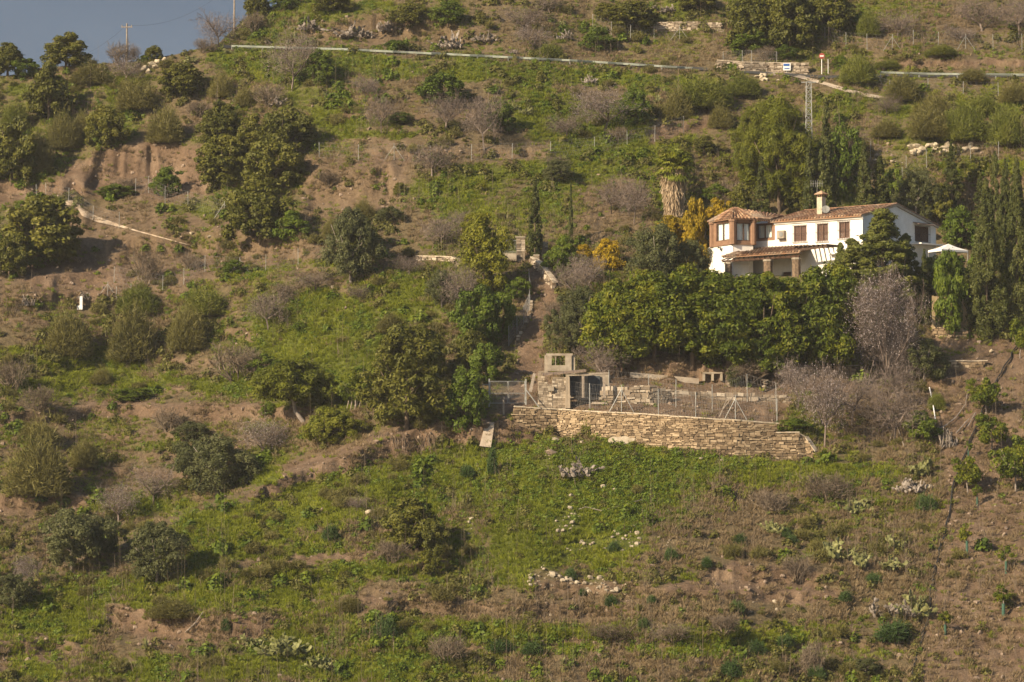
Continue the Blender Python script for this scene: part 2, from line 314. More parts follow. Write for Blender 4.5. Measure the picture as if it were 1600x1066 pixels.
# ------------------------------------------------------------------ mesh builder and scene bookkeeping
class MB:
    def __init__(s): s.v = []; s.f = []
    def quad(s, a, b, c, d):
        n = len(s.v); s.v += [tuple(a), tuple(b), tuple(c), tuple(d)]; s.f.append((n, n + 1, n + 2, n + 3)); return s
    def poly(s, pts):
        n = len(s.v); s.v += [tuple(p) for p in pts]; s.f.append(tuple(range(n, n + len(pts)))); return s
    def hexa(s, p):
        """eight corners: bottom ring 0-3, top ring 4-7"""
        n = len(s.v); s.v += [tuple(q) for q in p]
        for f in ((3, 2, 1, 0), (4, 5, 6, 7), (0, 1, 5, 4), (1, 2, 6, 5), (2, 3, 7, 6), (3, 0, 4, 7)): s.f.append(tuple(n + i for i in f))
        return s
    def box(s, o, ax, ay, az):
        """corner/centre-bottom o with full edge vectors, centred in ax, ay, standing along az"""
        o = Vector(o); ax = Vector(ax) / 2; ay = Vector(ay) / 2; az = Vector(az)
        b = [o - ax - ay, o + ax - ay, o + ax + ay, o - ax + ay]
        return s.hexa(b + [q + az for q in b])
    def prism(s, ring, az):
        az = Vector(az); n = len(s.v); k = len(ring)
        s.v += [tuple(q) for q in ring] + [tuple(Vector(q) + az) for q in ring]
        s.f.append(tuple(n + i for i in range(k))[::-1]); s.f.append(tuple(n + k + i for i in range(k)))
        for i in range(k): s.f.append((n + i, n + (i + 1) % k, n + k + (i + 1) % k, n + k + i))
        return s
    def tube(s, pts, r, sides=6):
        rs = r if isinstance(r, (list, tuple)) else [r] * len(pts)
        pts = [Vector(p) for p in pts]; base = len(s.v)
        for i, p in enumerate(pts):
            d = (pts[min(i + 1, len(pts) - 1)] - pts[max(i - 1, 0)]).normalized()
            a = d.cross(Vector((.31, .17, 1) if abs(d.z) < .9 else (1, .2, 0))).normalized(); b_ = d.cross(a)
            for k in range(sides):
                an = 2 * math.pi * k / sides
                s.v.append(tuple(p + (a * math.cos(an) + b_ * math.sin(an)) * rs[i]))
        for i in range(len(pts) - 1):
            for k in range(sides):
                q = base + i * sides; k2 = (k + 1) % sides
                s.f.append((q + k, q + k2, q + sides + k2, q + sides + k))
        s.f.append(tuple(base + k for k in range(sides))[::-1]); s.f.append(tuple(base + (len(pts) - 1) * sides + k for k in range(sides)))
        return s
    def rock(s, c, rx, ry, rz, seed=0, nr=6, ns=8):
        r = random.Random(seed); c = Vector(c); base = len(s.v)
        rings = nr - 1
        ax = [Vector((r.gauss(0, 1), r.gauss(0, 1), r.gauss(0, 1))).normalized() for _ in range(13)]
        of = [r.uniform(.42, .8) for _ in ax]
        def P(th, ph):
            d = Vector((math.sin(th) * math.cos(ph), math.sin(th) * math.sin(ph), math.cos(th)))
            q = 1.0
            for a, o in zip(ax, of):
                k = d.dot(a)
                if k > o: q = min(q, o / k)
            q *= r.uniform(.95, 1.04)
            return c + Vector((d.x * rx * q, d.y * ry * q, d.z * rz * q))
        s.v.append(tuple(P(0, 0)))
        for i in range(1, nr):
            for k in range(ns): s.v.append(tuple(P(math.pi * i / nr, 2 * math.pi * k / ns)))
        s.v.append(tuple(P(math.pi, 0)))
        for k in range(ns): s.f.append((base, base + 1 + k, base + 1 + (k + 1) % ns))
        for i in range(rings - 1):
            for k in range(ns):
                q = base + 1 + i * ns; k2 = (k + 1) % ns
                s.f.append((q + k, q + ns + k, q + ns + k2, q + k2))
        q = base + 1 + (rings - 1) * ns
        for k in range(ns): s.f.append((q + k, base + 1 + rings * ns, q + (k + 1) % ns))
        return s
    def mesh(s, name, mat, origin=None, smooth=False):
        me = bpy.data.meshes.new(name)
        v = s.v if origin is None else [(x - origin[0], y - origin[1], z - origin[2]) for x, y, z in s.v]
        me.from_pydata(v, [], s.f); me.materials.append(mat)
        if smooth: me.polygons.foreach_set("use_smooth", [True] * len(me.polygons))
        me.update(); return me
def link(name, me, parent=None, loc=None):
    o = bpy.data.objects.new(name, me); COL.objects.link(o)
    if parent is not None: o.parent = parent
    if loc is not None: o.location = loc
    return o
def tag(o, label=None, cat=None, group=None, kind=None):
    if label: o['label'] = label
    if cat:
        o['category'] = cat
        if not kind: kind = 'thing'
    if group: o['group'] = group
    if kind: o['kind'] = kind
    return o
def thing(name, label, cat, loc=(0, 0, 0), group=None):
    o = bpy.data.objects.new(name, None); COL.objects.link(o); o.location = loc; o.empty_display_size = .2
    return tag(o, label, cat, group)
def part(mb, name, mat, parent, smooth=False):
    """world-coordinate builder as a child of a thing whose origin is parent's (summed) location"""
    o = Vector((0, 0, 0)); p = parent
    while p is not None: o = o + p.location; p = p.parent
    return link(name, mb.mesh(name, mat, o, smooth), parent)
def solo(mb, name, mat, label, cat, group=None, origin=None, smooth=False):
    v = np.array(mb.v)
    o = origin if origin is not None else (v[:, 0].mean(), v[:, 1].mean(), v[:, 2].min())
    ob = link(name, mb.mesh(name, mat, o, smooth), None, o)
    return tag(ob, label, cat, group)

# ------------------------------------------------------------------ numpy meshes: leaves, blades, twigs
def np_mesh(name, verts, nper, mat, leaf=None, smooth=False):
    n = len(verts) // nper; me = bpy.data.meshes.new(name)
    me.vertices.add(len(verts)); me.vertices.foreach_set("co", verts.astype(np.float32).ravel())
    me.loops.add(n * nper); me.loops.foreach_set("vertex_index", np.arange(n * nper, dtype=np.int32))
    me.polygons.add(n); me.polygons.foreach_set("loop_start", np.arange(0, n * nper, nper, dtype=np.int32))
    me.polygons.foreach_set("loop_total", np.full(n, nper, dtype=np.int32))
    me.update(calc_edges=True)
    a = me.attributes.new("leaf", 'FLOAT', 'FACE')
    a.data.foreach_set("value", (leaf if leaf is not None else RNG.random(n)).astype(np.float32))
    me.materials.append(mat); return me
def unit(a): return a / (np.linalg.norm(a, axis=-1, keepdims=True) + 1e-9)
def leafquads(P, Nn, L, Wd, r):
    """rhombic leaves at P, facing Nn"""
    t = unit(np.cross(Nn, r.normal(size=P.shape))); b = np.cross(unit(Nn), t)
    L = L[:, None]; Wd = Wd[:, None]
    return np.stack([P - t * L, P - b * Wd + t * L * .1, P + t * L, P + b * Wd + t * L * .1], 1).reshape(-1, 3)
def blades(P, Dd, L, Wd, r):
    """narrow blades from P along Dd"""
    s = unit(np.cross(Dd, r.normal(size=P.shape))) * Wd[:, None]
    E = P + Dd * L[:, None]
    return np.stack([P - s, P + s, E + s * .45, E - s * .45], 1).reshape(-1, 3)

def crown(name, mat, W, H, z0, ncl, cr, nl, ls, seed, prof=None, asp=.5, up=.35, flat=.75, fill=.55, taper=0.):
    """leaf clumps spread over the outside (and partly the inside) of a lumpy crown"""
    r = np.random.default_rng(seed)
    prof = prof or (lambda t: np.sqrt(np.clip(1 - (2 * t - .9) ** 2 / 1.25, 0.02, 1)))
    t = r.random(ncl) ** .85; a = r.random(ncl) * 2 * np.pi
    lob = 1 + .24 * np.sin(a * 2 + t * 3 + r.random() * 6) + .20 * np.sin(a * 5 + t * 9 + r.random() * 6)
    rad = prof(t) * lob * (fill + (1 - fill) * r.random(ncl) ** .5) * (W / 2 - cr * .5)
    C = np.stack([np.cos(a) * rad, np.sin(a) * rad, z0 + t * (H - z0 - cr * .6)], 1)
    R = cr * (.45 + .85 * r.random(ncl) ** 1.5) * (1 - taper * t)
    C[:, 2] += cr * .9 * np.sin(a * 3 + r.random() * 6) * t
    k = r.integers(0, ncl, nl * ncl)
    d = unit(r.normal(size=(len(k), 3))); d[:, 2] = np.abs(d[:, 2]) * np.where(r.random(len(k)) < .72, 1, -1)
    q = (.55 + .5 * r.random(len(k)) ** .5) * (1 + .5 * (r.random(len(k)) < .12) * r.random(len(k)))
    P = C[k] + d * (R[k] * q)[:, None] * np.array([1, 1, flat])
    Nn = unit(d * .75 + unit(r.normal(size=d.shape)) * .65 + np.array([0, 0, up]))
    L = ls * (.6 + .8 * r.random(len(k)))
    V = leafquads(P, Nn, L, L * asp, r)
    cl = r.random(ncl)
    leaf = np.clip(.45 * cl[k] + .55 * r.random(len(k)), 0, 1)
    return np_mesh(name, V, 4, mat, leaf)

def trunk_mb(H, r0, W, seed, limbs=6, lean=0., forked=True):
    r = random.Random(seed); mb = MB()
    top = Vector((lean * H, r.uniform(-.1, .1) * H * .3, H * .45))
    pts = [Vector((0, 0, -.4)), Vector((r.uniform(-.05, .05), 0, H * .12)), top * .6 + Vector((r.uniform(-.1, .1), 0, 0)), top]
    mb.tube(pts, [r0 * 1.3, r0, r0 * .8, r0 * .65], 8)
    for i in range(limbs):
        a = 2 * math.pi * i / limbs + r.uniform(-.4, .4); s = top * r.uniform(.55, 1)
        e = Vector((math.cos(a) * W * .36, math.sin(a) * W * .36, H * r.uniform(.55, .85))) + Vector((lean * H * .6, 0, 0))
        mid = s * .5 + e * .5 + Vector((0, 0, -.08 * H))
        mb.tube([s, mid, e], [r0 * .5, r0 * .33, r0 * .12], 6)
    return mb

def twigtree(name, mat, W, H, seed, n0=5, levels=4, trunk=.12, tr_h=.28, spread=.9, fine=5, droop=0., r0=.09, fillN=0, fl=.35, fw=.011):
    """bare branching: each limb forks down to fine twigs; returns (twig mesh, tip points)"""
    r = np.random.default_rng(seed)
    S, E, RA, RB = [], [], [], []
    def seg(a, b, ra, rb): S.append(a); E.append(b); RA.append(ra); RB.append(rb)
    base = np.zeros(3); base[2] = -.3; th = H * tr_h
    fork = np.array([r.normal() * .05 * W, r.normal() * .05 * W, th])
    if tr_h > .05: seg(base, fork, r0, r0 * .75)
    else: fork = base
    tips = [(fork, unit(np.array([math.cos(a), math.sin(a), r.uniform(.5, 1.3)])), (H - th) * .42, r0 * .6) for a in (np.arange(n0) / n0 * 6.28 + r.random(n0))]
    out = []
    for lv in range(levels):
        nx = []
        for p, d, L, rr in tips:
            L = L * r.uniform(.75, 1.2)
            m_ = p + d * L * .5 + r.normal(size=3) * L * .06; e = m_ + unit(d + r.normal(size=3) * .18) * L * .5
            seg(p, m_, rr, rr * .8); seg(m_, e, rr * .8, rr * .6)
            for k in range(3 if lv < levels - 1 else fine):
                dd = d + r.normal(size=3) * spread * .62; dd[2] += .12 - droop * (lv + 1) * .25
                src = e if k < 2 else m_
                nx.append((src, unit(dd), L * .66, rr * .52))
        tips = nx
    for p, d, L, rr in tips:
        e = p + d * L * r.uniform(.6, 1.3); seg(p, e, max(rr, .008), .005); out.append(p * .4 + e * .6); out.append(e); out.append(p)
    S = np.array(S); E = np.array(E); RA = np.array(RA)[:, None]; RB = np.array(RB)[:, None]
    allp = np.concatenate([S, E]); ex = np.percentile(np.abs(allp[:, :2]), 97); tz = np.percentile(allp[:, 2], 99)
    sc = np.array([W / 2 / ex, W / 2 / ex, H / tz]); S = S * sc; E = E * sc; out = np.array(out) * sc
    d = unit(E - S); a = unit(np.cross(d, r.normal(size=d.shape))); b = np.cross(d, a)
    Vv = []
    for k in range(3):
        c0 = math.cos(k * 2.094) * a + math.sin(k * 2.094) * b; c1 = math.cos((k + 1) * 2.094) * a + math.sin((k + 1) * 2.094) * b
        Vv.append(np.stack([S + c0 * RA, S + c1 * RA, E + c1 * RB, E + c0 * RB], 1))
    V = np.concatenate(Vv, 1).reshape(-1, 3)
    leaf = np.repeat(r.random(len(S)), 3)
    if fillN:   # fine twigs through the whole rounded crown
        nl = 16; an = r.random(nl) * 6.28; lc = np.stack([np.cos(an) * .30 * W, np.sin(an) * .30 * W, H * (.35 + .4 * r.random(nl))], 1) * (.5 + .7 * r.random((nl, 1))) ; lc[:, 2] = H * (.34 + .40 * r.random(nl))
        k = r.integers(0, nl, fillN); dd = unit(r.normal(size=(fillN, 3))); qq = r.random((fillN, 1)) ** .45
        P = lc[k] + dd * qq * np.array([W * .24, W * .24, H * .26]) * (.7 + .5 * r.random((nl, 1)))[k]; P[:, 2] = np.abs(P[:, 2])
        Dd = unit(dd * .8 + r.normal(size=dd.shape) * .6 + np.array([0, 0, .5 - droop * 1.5])); L = fl * (.4 + r.random(fillN))
        V = np.concatenate([V, blades(P, Dd, L, np.full(fillN, fw), r)]); leaf = np.concatenate([leaf, np.clip(.5 * r.random(nl)[k] + .5 * r.random(fillN), 0, 1)]); out = np.concatenate([out[::4], P + Dd * L[:, None]])
    return np_mesh(name, V, 4, mat, leaf), out

def feather(name, mat, W, H, n, seed, bl=.32, bw=.014, lumps=16, upk=.30):
    """broom-like bush: fine stems fanning up and out of several lumps"""
    r = np.random.default_rng(seed)
    k = r.integers(0, lumps, n); a = r.random(lumps) * 6.28; rr = r.random(lumps) ** .5 * .5
    C = np.stack([np.cos(a) * rr * W * .5, np.sin(a) * rr * W * .5, np.zeros(lumps)], 1)
    R = (.5 - rr * .35)
    d = unit(r.normal(size=(n, 3))); d[:, 2] = np.abs(d[:, 2])
    hgt = H * (.45 + .55 * r.random(lumps) * (1 - rr))[k] + .25 * H * (1 - 2 * rr[k])
    q = r.random(n) ** .35; q = q * (.82 + .36 * r.random(n) ** 2)
    P = C[k] + d * q[:, None] * np.stack([R[k] * W * .62, R[k] * W * .62, hgt], 1)
    D_ = unit(d * np.array([1, 1, .6]) + np.array([0, 0, upk]) + r.normal(size=d.shape) * .55)
    L = bl * (.5 + r.random(n)); P = P - D_ * L[:, None] * .5; 
    V = blades(P, D_, L, bw * (.6 + .8 * r.random(n)), r)
    return np_mesh(name, V, 4, mat, np.clip(.5 * r.random(lumps)[k] + .5 * r.random(n), 0, 1))

def pads(name, mat, W, H, n, seed, size=.2):
    """prickly pear: flat oval pads growing out of one another"""
    r = np.random.default_rng(seed); ns = 8
    nodes = [(np.array([r.normal() * W * .18, r.normal() * W * .18, 0.]), unit(np.array([r.normal() * .4, r.normal() * .4, 1.]))) for _ in range(max(3, n // 9))]
    V = []; F = 0; lf = []
    i = 0
    while i < n:
        p, d = nodes[int(r.integers(0, len(nodes)))]
        if p[2] > H or abs(p[0]) > W / 2 or abs(p[1]) > W / 2:
            i += 1; continue
        s = size * r.uniform(.7, 1.25); dd = unit(d + r.normal(size=3) * .55); dd[2] = abs(dd[2]) * .8 + .1; dd = unit(dd)
        nn = unit(np.cross(dd, r.normal(size=3))); b = np.cross(dd, nn); c = p + dd * s
        ring = [c + dd * s * math.cos(q) + b * s * .68 * math.sin(q) for q in np.arange(ns) / ns * 6.283]
        th = nn * s * .13
        for sg in (1, -1):
            for k in range(ns): V += [c + th * sg * 1.5, c + th * sg * 1.5, ring[k] + th * sg * .4, ring[(k + 1) % ns] + th * sg * .4]; lf.append(r.random() * .3 + (hash((i, 7)) % 100) / 140)
        for k in range(ns): V += [ring[k] + th * .4, ring[(k + 1) % ns] + th * .4, ring[(k + 1) % ns] - th * .4, ring[k] - th * .4]; lf.append(.5)
        nodes.append((c + dd * s * .85, dd)); i += 1
    return np_mesh(name, np.array(V), 4, mat, np.array(lf))

def rosette(name, mat, n, L, wd, seed, droop=.4, z=0.):
    r = np.random.default_rng(seed); V = []
    for i in range(n):
        a = r.random() * 6.28; el = r.uniform(.15, 1.4); p = np.array([0, 0, z]); h = np.array([math.cos(a), math.sin(a), 0])
        s = np.array([-math.sin(a), math.cos(a), 0]) * wd; LL = L * r.uniform(.7, 1.1)
        d = h * math.cos(el) + np.array([0, 0, math.sin(el)]); ww = 1.
        for k in range(4):
            e = p + d * LL / 4; w2 = (1, .85, .55, .08)[k]
            V += [p - s * ww, p + s * ww, e + s * w2, e - s * w2]; p = e; ww = w2; d = unit(d - np.array([0, 0, droop * .5]))
    return np_mesh(name, np.array(V), 4, mat)
# ------------------------------------------------------------------ the ground sheet
SKU = [-330, 0, 45, 60, 150, 215, 265, 300, 340, 360, 385, 410, 440, 470, 520, 700, 1000, 2000]
SKV = [112, 118, 117, 107, 100, 95, 86, 79, 69, 50, 27, 16, 8, 0, -30, -120, -220, -260]
def vtop(u): return np.interp(u, SKU, SKV) + 3 * (vnoise(np.asarray(u, float), np.asarray(u, float) * 0, 14, 5) - .5)
ucol = np.concatenate([[-3200, -1700, -900], np.arange(-325, 1926, 3.0), [2600, 3600, 4800]])
nrow = 500
wrow = np.linspace(0, 1, nrow)
Uc, Wr = np.meshgrid(ucol, wrow)
VT = vtop(np.clip(Uc, -330, 1930))
Vr = 1310 + (VT - 1310) * Wr
Dr = dist(np.clip(Uc, U0, U1 - 1), Vr)
Pm = PWa(Uc, Vr, Dr)
rows = []
for dd, zz in [(-205, -52), (-150, -46), (-60, -30), (-14, -19.8)]:
    p = Pm[0].copy(); sc = (p[:, 1] + dd) / p[:, 1]; p[:, 0] *= sc; p[:, 1] += dd; p[:, 2] = np.minimum(zz, p[:, 2] - .1); rows.append(p)
back = []
last = Pm[-1]
for off in (1.2, 4, 12, 35, 120, 400, 1200):
    p = last.copy(); k = (p[:, 1] + off) / p[:, 1]; p[:, 0] *= k; p[:, 1] += off; p[:, 2] = np.maximum(p[:, 2] - .30 * off - .1, -60); back.append(p)
ALL = np.concatenate([np.array(rows), Pm, np.array(back)], 0)
nr_, nc_ = ALL.shape[:2]
me = bpy.data.meshes.new("hillside")
me.vertices.add(nr_ * nc_); me.vertices.foreach_set("co", ALL.astype(np.float32).ravel())
ii = np.arange(nr_ * nc_).reshape(nr_, nc_)
F = np.stack([ii[:-1, :-1], ii[:-1, 1:], ii[1:, 1:], ii[1:, :-1]], -1).reshape(-1)
nf = len(F) // 4
me.loops.add(len(F)); me.loops.foreach_set("vertex_index", F.astype(np.int32))
me.polygons.add(nf); me.polygons.foreach_set("loop_start", np.arange(0, nf * 4, 4, dtype=np.int32)); me.polygons.foreach_set("loop_total", np.full(nf, 4, np.int32))
me.polygons.foreach_set("use_smooth", np.ones(nf, bool))
me.update(calc_edges=True)
cov = np.zeros((nr_, nc_, 4), np.float32); cov[..., 3] = 1
uu_ = np.clip(Uc, U0, U1 - 1)
for k, A in enumerate((GM, BM, DM)):
    cov[4:4 + nrow, :, k] = np.clip(samp(A, uu_, Vr), 0, 1); cov[:4, :, k] = cov[4, :, k]; cov[4 + nrow:, :, k] = cov[3 + nrow, :, k]
ca = me.color_attributes.new("cover", 'FLOAT_COLOR', 'POINT'); ca.data.foreach_set("color", cov.ravel())
me.materials.append(M['ground'])
tag(link("hillside", me), kind="structure")

# slate cloud bank low in the sky behind the ridge
m = bpy.data.materials.new("sky_cloudbank"); m.use_nodes = True; t = m.node_tree; t.nodes.clear()
em = t.nodes.new("ShaderNodeEmission"); out = t.nodes.new("ShaderNodeOutputMaterial"); t.links.new(em.outputs[0], out.inputs[0])
g = N(t, "ShaderNodeNewGeometry"); mp = N(t, "ShaderNodeMapping"); mp.inputs["Scale"].default_value = (1, 1, 3); t.links.new(g.outputs["Position"], mp.inputs[0])
t.links.new(ramp(t, noise(t, .0012, 4, vec=mp.outputs[0]), [(.3, (.060, .086, .125)), (.7, (.078, .108, .148))]), em.inputs[0]); em.inputs[1].default_value = 1.0
mb = MB(); ph = [math.radians(-42 + 84 * k / 24) for k in range(25)]; el = [-.03, 0, .08, .18, .30]; RR = 5200
for i in range(24):
    for j in range(4):
        mb.quad(*[(RR * math.sin(ph[i + p_]) * math.cos(el[j + q_]), RR * math.cos(ph[i + p_]) * math.cos(el[j + q_]), RR * math.sin(el[j + q_])) for p_, q_ in ((0, 0), (1, 0), (1, 1), (0, 1))])
tag(link("sky", mb.mesh("sky", m, smooth=True)), kind="structure")

# ------------------------------------------------------------------ ground cover that nobody could count
def clump_mesh(name, mat, kind, seed, W=.5, H=.35, n=26):
    r = np.random.default_rng(seed)
    if kind == 'blades':
        a = r.random(n) * 6.28; q = r.random(n) ** .5 * W * .45
        P = np.stack([np.cos(a) * q, np.sin(a) * q, np.full(n, -.04)], 1)
        Dd = unit(np.stack([np.cos(a) * .7 + r.normal(size=n) * .4, np.sin(a) * .7 + r.normal(size=n) * .4, np.full(n, 1.0)], 1))
        V = blades(P, Dd, H * (.6 + .7 * r.random(n)), np.full(n, W * .045), r)
    else:
        d = unit(r.normal(size=(n, 3))); d[:, 2] = np.abs(d[:, 2])
        P = d * np.array([W * .5, W * .5, H]) * (.5 + .5 * r.random((n, 1)))
        L = W * .11 * (.6 + .9 * r.random(n))
        V = leafquads(P, unit(d + r.normal(size=d.shape) * .6 + np.array([0, 0, .4])), L, L * .6, r)
    o = bpy.data.objects.new(name, np_mesh(name, V, 4, mat)); return o
def scatter(name, sources, P, scl, rz, ix, cat, label):
    me = bpy.data.meshes.new(name); n = len(P)
    me.vertices.add(n); me.vertices.foreach_set("co", P.astype(np.float32).ravel())
    for nm, typ, arr in (("sc", 'FLOAT', scl), ("rz", 'FLOAT', rz), ("ix", 'INT', ix)):
        a = me.attributes.new(nm, typ, 'POINT'); a.data.foreach_set("value", arr)
    col = bpy.data.collections.new(name + "_kinds")
    for s in sources: col.objects.link(s)
    ng = bpy.data.node_groups.new(name, 'GeometryNodeTree')
    ng.interface.new_socket("Geometry", in_out='INPUT', socket_type='NodeSocketGeometry'); ng.interface.new_socket("Geometry", in_out='OUTPUT', socket_type='NodeSocketGeometry')
    gi = ng.nodes.new('NodeGroupInput'); go = ng.nodes.new('NodeGroupOutput')
    ci = ng.nodes.new('GeometryNodeCollectionInfo'); ci.inputs['Collection'].default_value = col; ci.inputs['Separate Children'].default_value = True; ci.inputs['Reset Children'].default_value = True
    ip = ng.nodes.new('GeometryNodeInstanceOnPoints'); ip.inputs['Pick Instance'].default_value = True
    def na(nm, typ):
        q = ng.nodes.new('GeometryNodeInputNamedAttribute'); q.data_type = typ; q.inputs['Name'].default_value = nm
        return next(s for s in q.outputs if s.enabled and s.name == 'Attribute')
    cx = ng.nodes.new('ShaderNodeCombineXYZ'); ng.links.new(na("rz", 'FLOAT'), cx.inputs[2])
    L = ng.links.new
    L(gi.outputs[0], ip.inputs['Points']); L(ci.outputs[0], ip.inputs['Instance']); L(na("ix", 'INT'), ip.inputs['Instance Index']); L(cx.outputs[0], ip.inputs['Rotation']); L(na("sc", 'FLOAT'), ip.inputs['Scale']); L(ip.outputs[0], go.inputs[0])
    o = link(name, me); md = o.modifiers.new("scatter", 'NODES'); md.node_group = ng
    tag(o, label, cat, kind='stuff'); return o
def pick(n, prob, plants=True):
    """n tries over the visible slope (and a margin), kept with the local probability"""
    u = RNG.uniform(-140, 1740, n); v = RNG.uniform(-110, 1160, n)
    u = u + 0; ok = v > vtop(u) + 2
    p = prob(u, v) * ((1 - .9 * np.clip(samp(RB, u, v) * 1.6, 0, 1)) if plants else 1); ok &= RNG.random(n) < p
    ok &= ~((u > 1095) & (u < 1530) & (v > 300) & (v < 436))
    pu = np.array([795, 812, 835, 820, 845]); 
    ok &= ~((u > 765) & (u < 830) & (v > 625) & (v < 650))
    u = u[ok]; v = v[ok]; return u, v, PWa(u, v, dist(u, v))
def sc_(n, lo, hi): return RNG.uniform(lo, hi, n).astype(np.float32)
RB = np.zeros_like(GM)
for e in [(1000, 703, 150, 4, .4, 8), (935, 848, 60, 9, .9, -20), (975, 848, 34, 9, 1, -25), (1040, 850, 12, 10, .8), (885, 812, 20, 22, .7), (855, 902, 22, 18, 1), (925, 915, 46, 14, 1.2, 10), (968, 930, 14, 5, 1), (890, 790, 10, 30, .6), (945, 765, 16, 10, .4), (735, 820, 12, 16, .5), (1030, 982, 14, 3, .6), (862, 956, 10, 4, .6), (860, 718, 14, 12, .5), (680, 806, 60, 4, .1), (1370, 250, 50, 5, .9), (330, 365, 16, 3, .8), (1440, 750, 20, 20, .4), (1190, 950, 60, 8, .3)]: RB += ell(*e)
M['rubble'] = plain('rubble_rock', (.40, .345, .26), (.17, .135, .095), 1.5)
src = [clump_mesh("grass_tuft", M['grass'], 'blades', 100 + i, .5, .30, 34) for i in range(4)]
u, v, P = pick(210000, lambda u, v: np.clip(samp(GM, u, v) * 1.25 - .08, 0.015, 1)); n = len(P)
scatter("grass", src, P, sc_(n, .5, 1.35) * (.6 + .6 * fbm(u, v, 30, 301)).astype(np.float32), sc_(n, 0, 6.28), RNG.integers(0, 4, n).astype(np.int32), "grass", "short bright green grass and weeds growing over the terraced slope")
src = [clump_mesh("herb_clump", M['herb'], 'leaf', 120 + i, .7, .42, 60) for i in range(4)]
ht = fbm(UU, VV, 45, 303)
HM = np.clip((ht - .50) * 5, 0, 1) * np.clip(GM * 1.3, 0, 1)
for e in [(1000, 715, 150, 22, .9, 5), (880, 700, 60, 16, .8, 20), (830, 760, 100, 50, .5), (960, 790, 80, 40, .6), (1130, 720, 90, 10, .6, 4), (1250, 665, 30, 9, .9), (620, 740, 70, 20, .4), (640, 1020, 90, 30, .6), (900, 1010, 120, 12, .6), (1110, 1015, 60, 14, .6)]: HM += ell(*e)
u, v, P = pick(90000, lambda u, v: np.clip(samp(HM, u, v) * .9, 0.005, 1) * (1 - .85 * np.clip(samp(BM, u, v), 0, 1))); n = len(P)
scatter("weeds", src, P, sc_(n, .45, 1.3), sc_(n, 0, 6.28), RNG.integers(0, 4, n).astype(np.int32), "weeds", "leafy dark green weeds and nettles in drifts among the grass")
src = [clump_mesh("dry_tuft", M['drygrass'], 'blades', 140 + i, .55, .38, 30) for i in range(4)]
u, v, P = pick(150000, lambda u, v: np.clip(.15 + .75 * samp(DM, u, v) - .3 * samp(GM, u, v), 0, 1) * (1 - .62 * np.clip(samp(BM, u, v), 0, 1))); n = len(P)
scatter("dry_grass", src, P, sc_(n, .45, 1.2), sc_(n, 0, 6.28), RNG.integers(0, 4, n).astype(np.int32), "dry grass", "faded tan grass and dead stalks on the dry parts of the slope")
def twiglet(name, seed, mat='twig'):
    m_, _ = twigtree(name, M[mat], .95, .6, seed, n0=6, levels=2, tr_h=0, fine=4, r0=.012); return bpy.data.objects.new(name, m_)
src = [twiglet("dry_shrublet", 160 + i) for i in range(4)]
u, v, P = pick(60000, lambda u, v: np.clip(.04 + .5 * samp(DM, u, v), 0, 1) * (1 - .75 * np.clip(samp(BM, u, v), 0, 1)) * np.clip((fbm(u, v, 30, 305) - .38) * 5, 0, 1)); n = len(P)
scatter("dead_brush", src, P, sc_(n, .5, 1.5), sc_(n, 0, 6.28), RNG.integers(0, 4, n).astype(np.int32), "brush", "low tangles of leafless grey brown brush across the hillside")
src = [clump_mesh("scrub_clump", M['scrub'], 'leaf', 180 + i, .9, .6, 110) for i in range(4)]
SCM = np.clip((fbm(UU, VV, 50, 307) - .50) * 4, 0, 1) * (1 - .9 * np.clip(BM, 0, 1)) * (1 - .5 * np.clip(GM, 0, 1))
u, v, P = pick(42000, lambda u, v: np.clip(.03 + .6 * samp(SCM, u, v), 0, 1) * (1 - .8 * np.clip(samp(BM, u, v), 0, 1))); n = len(P)
scatter("scrub", src, P, sc_(n, .5, 1.7) * (1 - .25 * (v > 600)).astype(np.float32), sc_(n, 0, 6.28), RNG.integers(0, 4, n).astype(np.int32), "scrub", "knee high olive brown scrub patches between the terraces")
def stone_o(name, seed, mat):
    mb = MB(); mb.rock((0, 0, .05), .2, .15, .13, seed, 5, 6); return bpy.data.objects.new(name, mb.mesh(name, mat))
src = [stone_o("loose_stone", 5 + i, M['darkrock']) for i in range(4)]
u, v, P = pick(52000, lambda u, v: np.clip(samp(BM, u, v) * .28 + .02, 0, 1)); n = len(P)
scatter("stones", src, P, (RNG.random(n) ** 4 * 1.6 + .28).astype(np.float32), sc_(n, 0, 6.28), RNG.integers(0, 4, n).astype(np.int32), "stones", "small brown stones strewn over the bare earth banks")
src = [stone_o("rubble_stone", 25 + i, M['rubble']) for i in range(4)]
u, v, P = pick(130000, lambda u, v: np.clip(samp(RB, u, v) * .36, 0, 1) * (samp(RB, u, v) > .15), False); n = len(P)
scatter("rubble", src, P, (RNG.random(n) ** 2.5 * 1.7 + .4).astype(np.float32), sc_(n, 0, 6.28), RNG.integers(0, 4, n).astype(np.int32), "rubble", "pale broken stones spilled in streaks down the lower slope")

src = [clump_mesh("weed_bush", M['green'], 'leaf', 190 + i, 1.1, .7, 150) for i in range(3)] + [bpy.data.objects.new("soft_bush", feather("soft_bush", M['broom'], 1.5, .8, 1500, 194 + i, .22, .014, 5)) for i in range(3)]
u, v, P = pick(16000, lambda u, v: np.clip((fbm(u, v, 70, 311) - .45) * 4, 0.02, 1) * (1 - .93 * np.clip(samp(BM, u, v), 0, 1)) * (.35 + .65 * (u < 760) + .2 * (v < 420)) * .75); n = len(P)
scatter("low_bushes", src, P, (.45 + 1.25 * RNG.random(n) ** 2.2).astype(np.float32), sc_(n, 0, 6.28), np.where(fbm(u, v, 90, 313) + .3 * RNG.random(n) > .66, RNG.integers(0, 3, n), RNG.integers(3, 6, n)).astype(np.int32), "low bushes", "mixed knee to waist high bushes covering the slope in drifts")
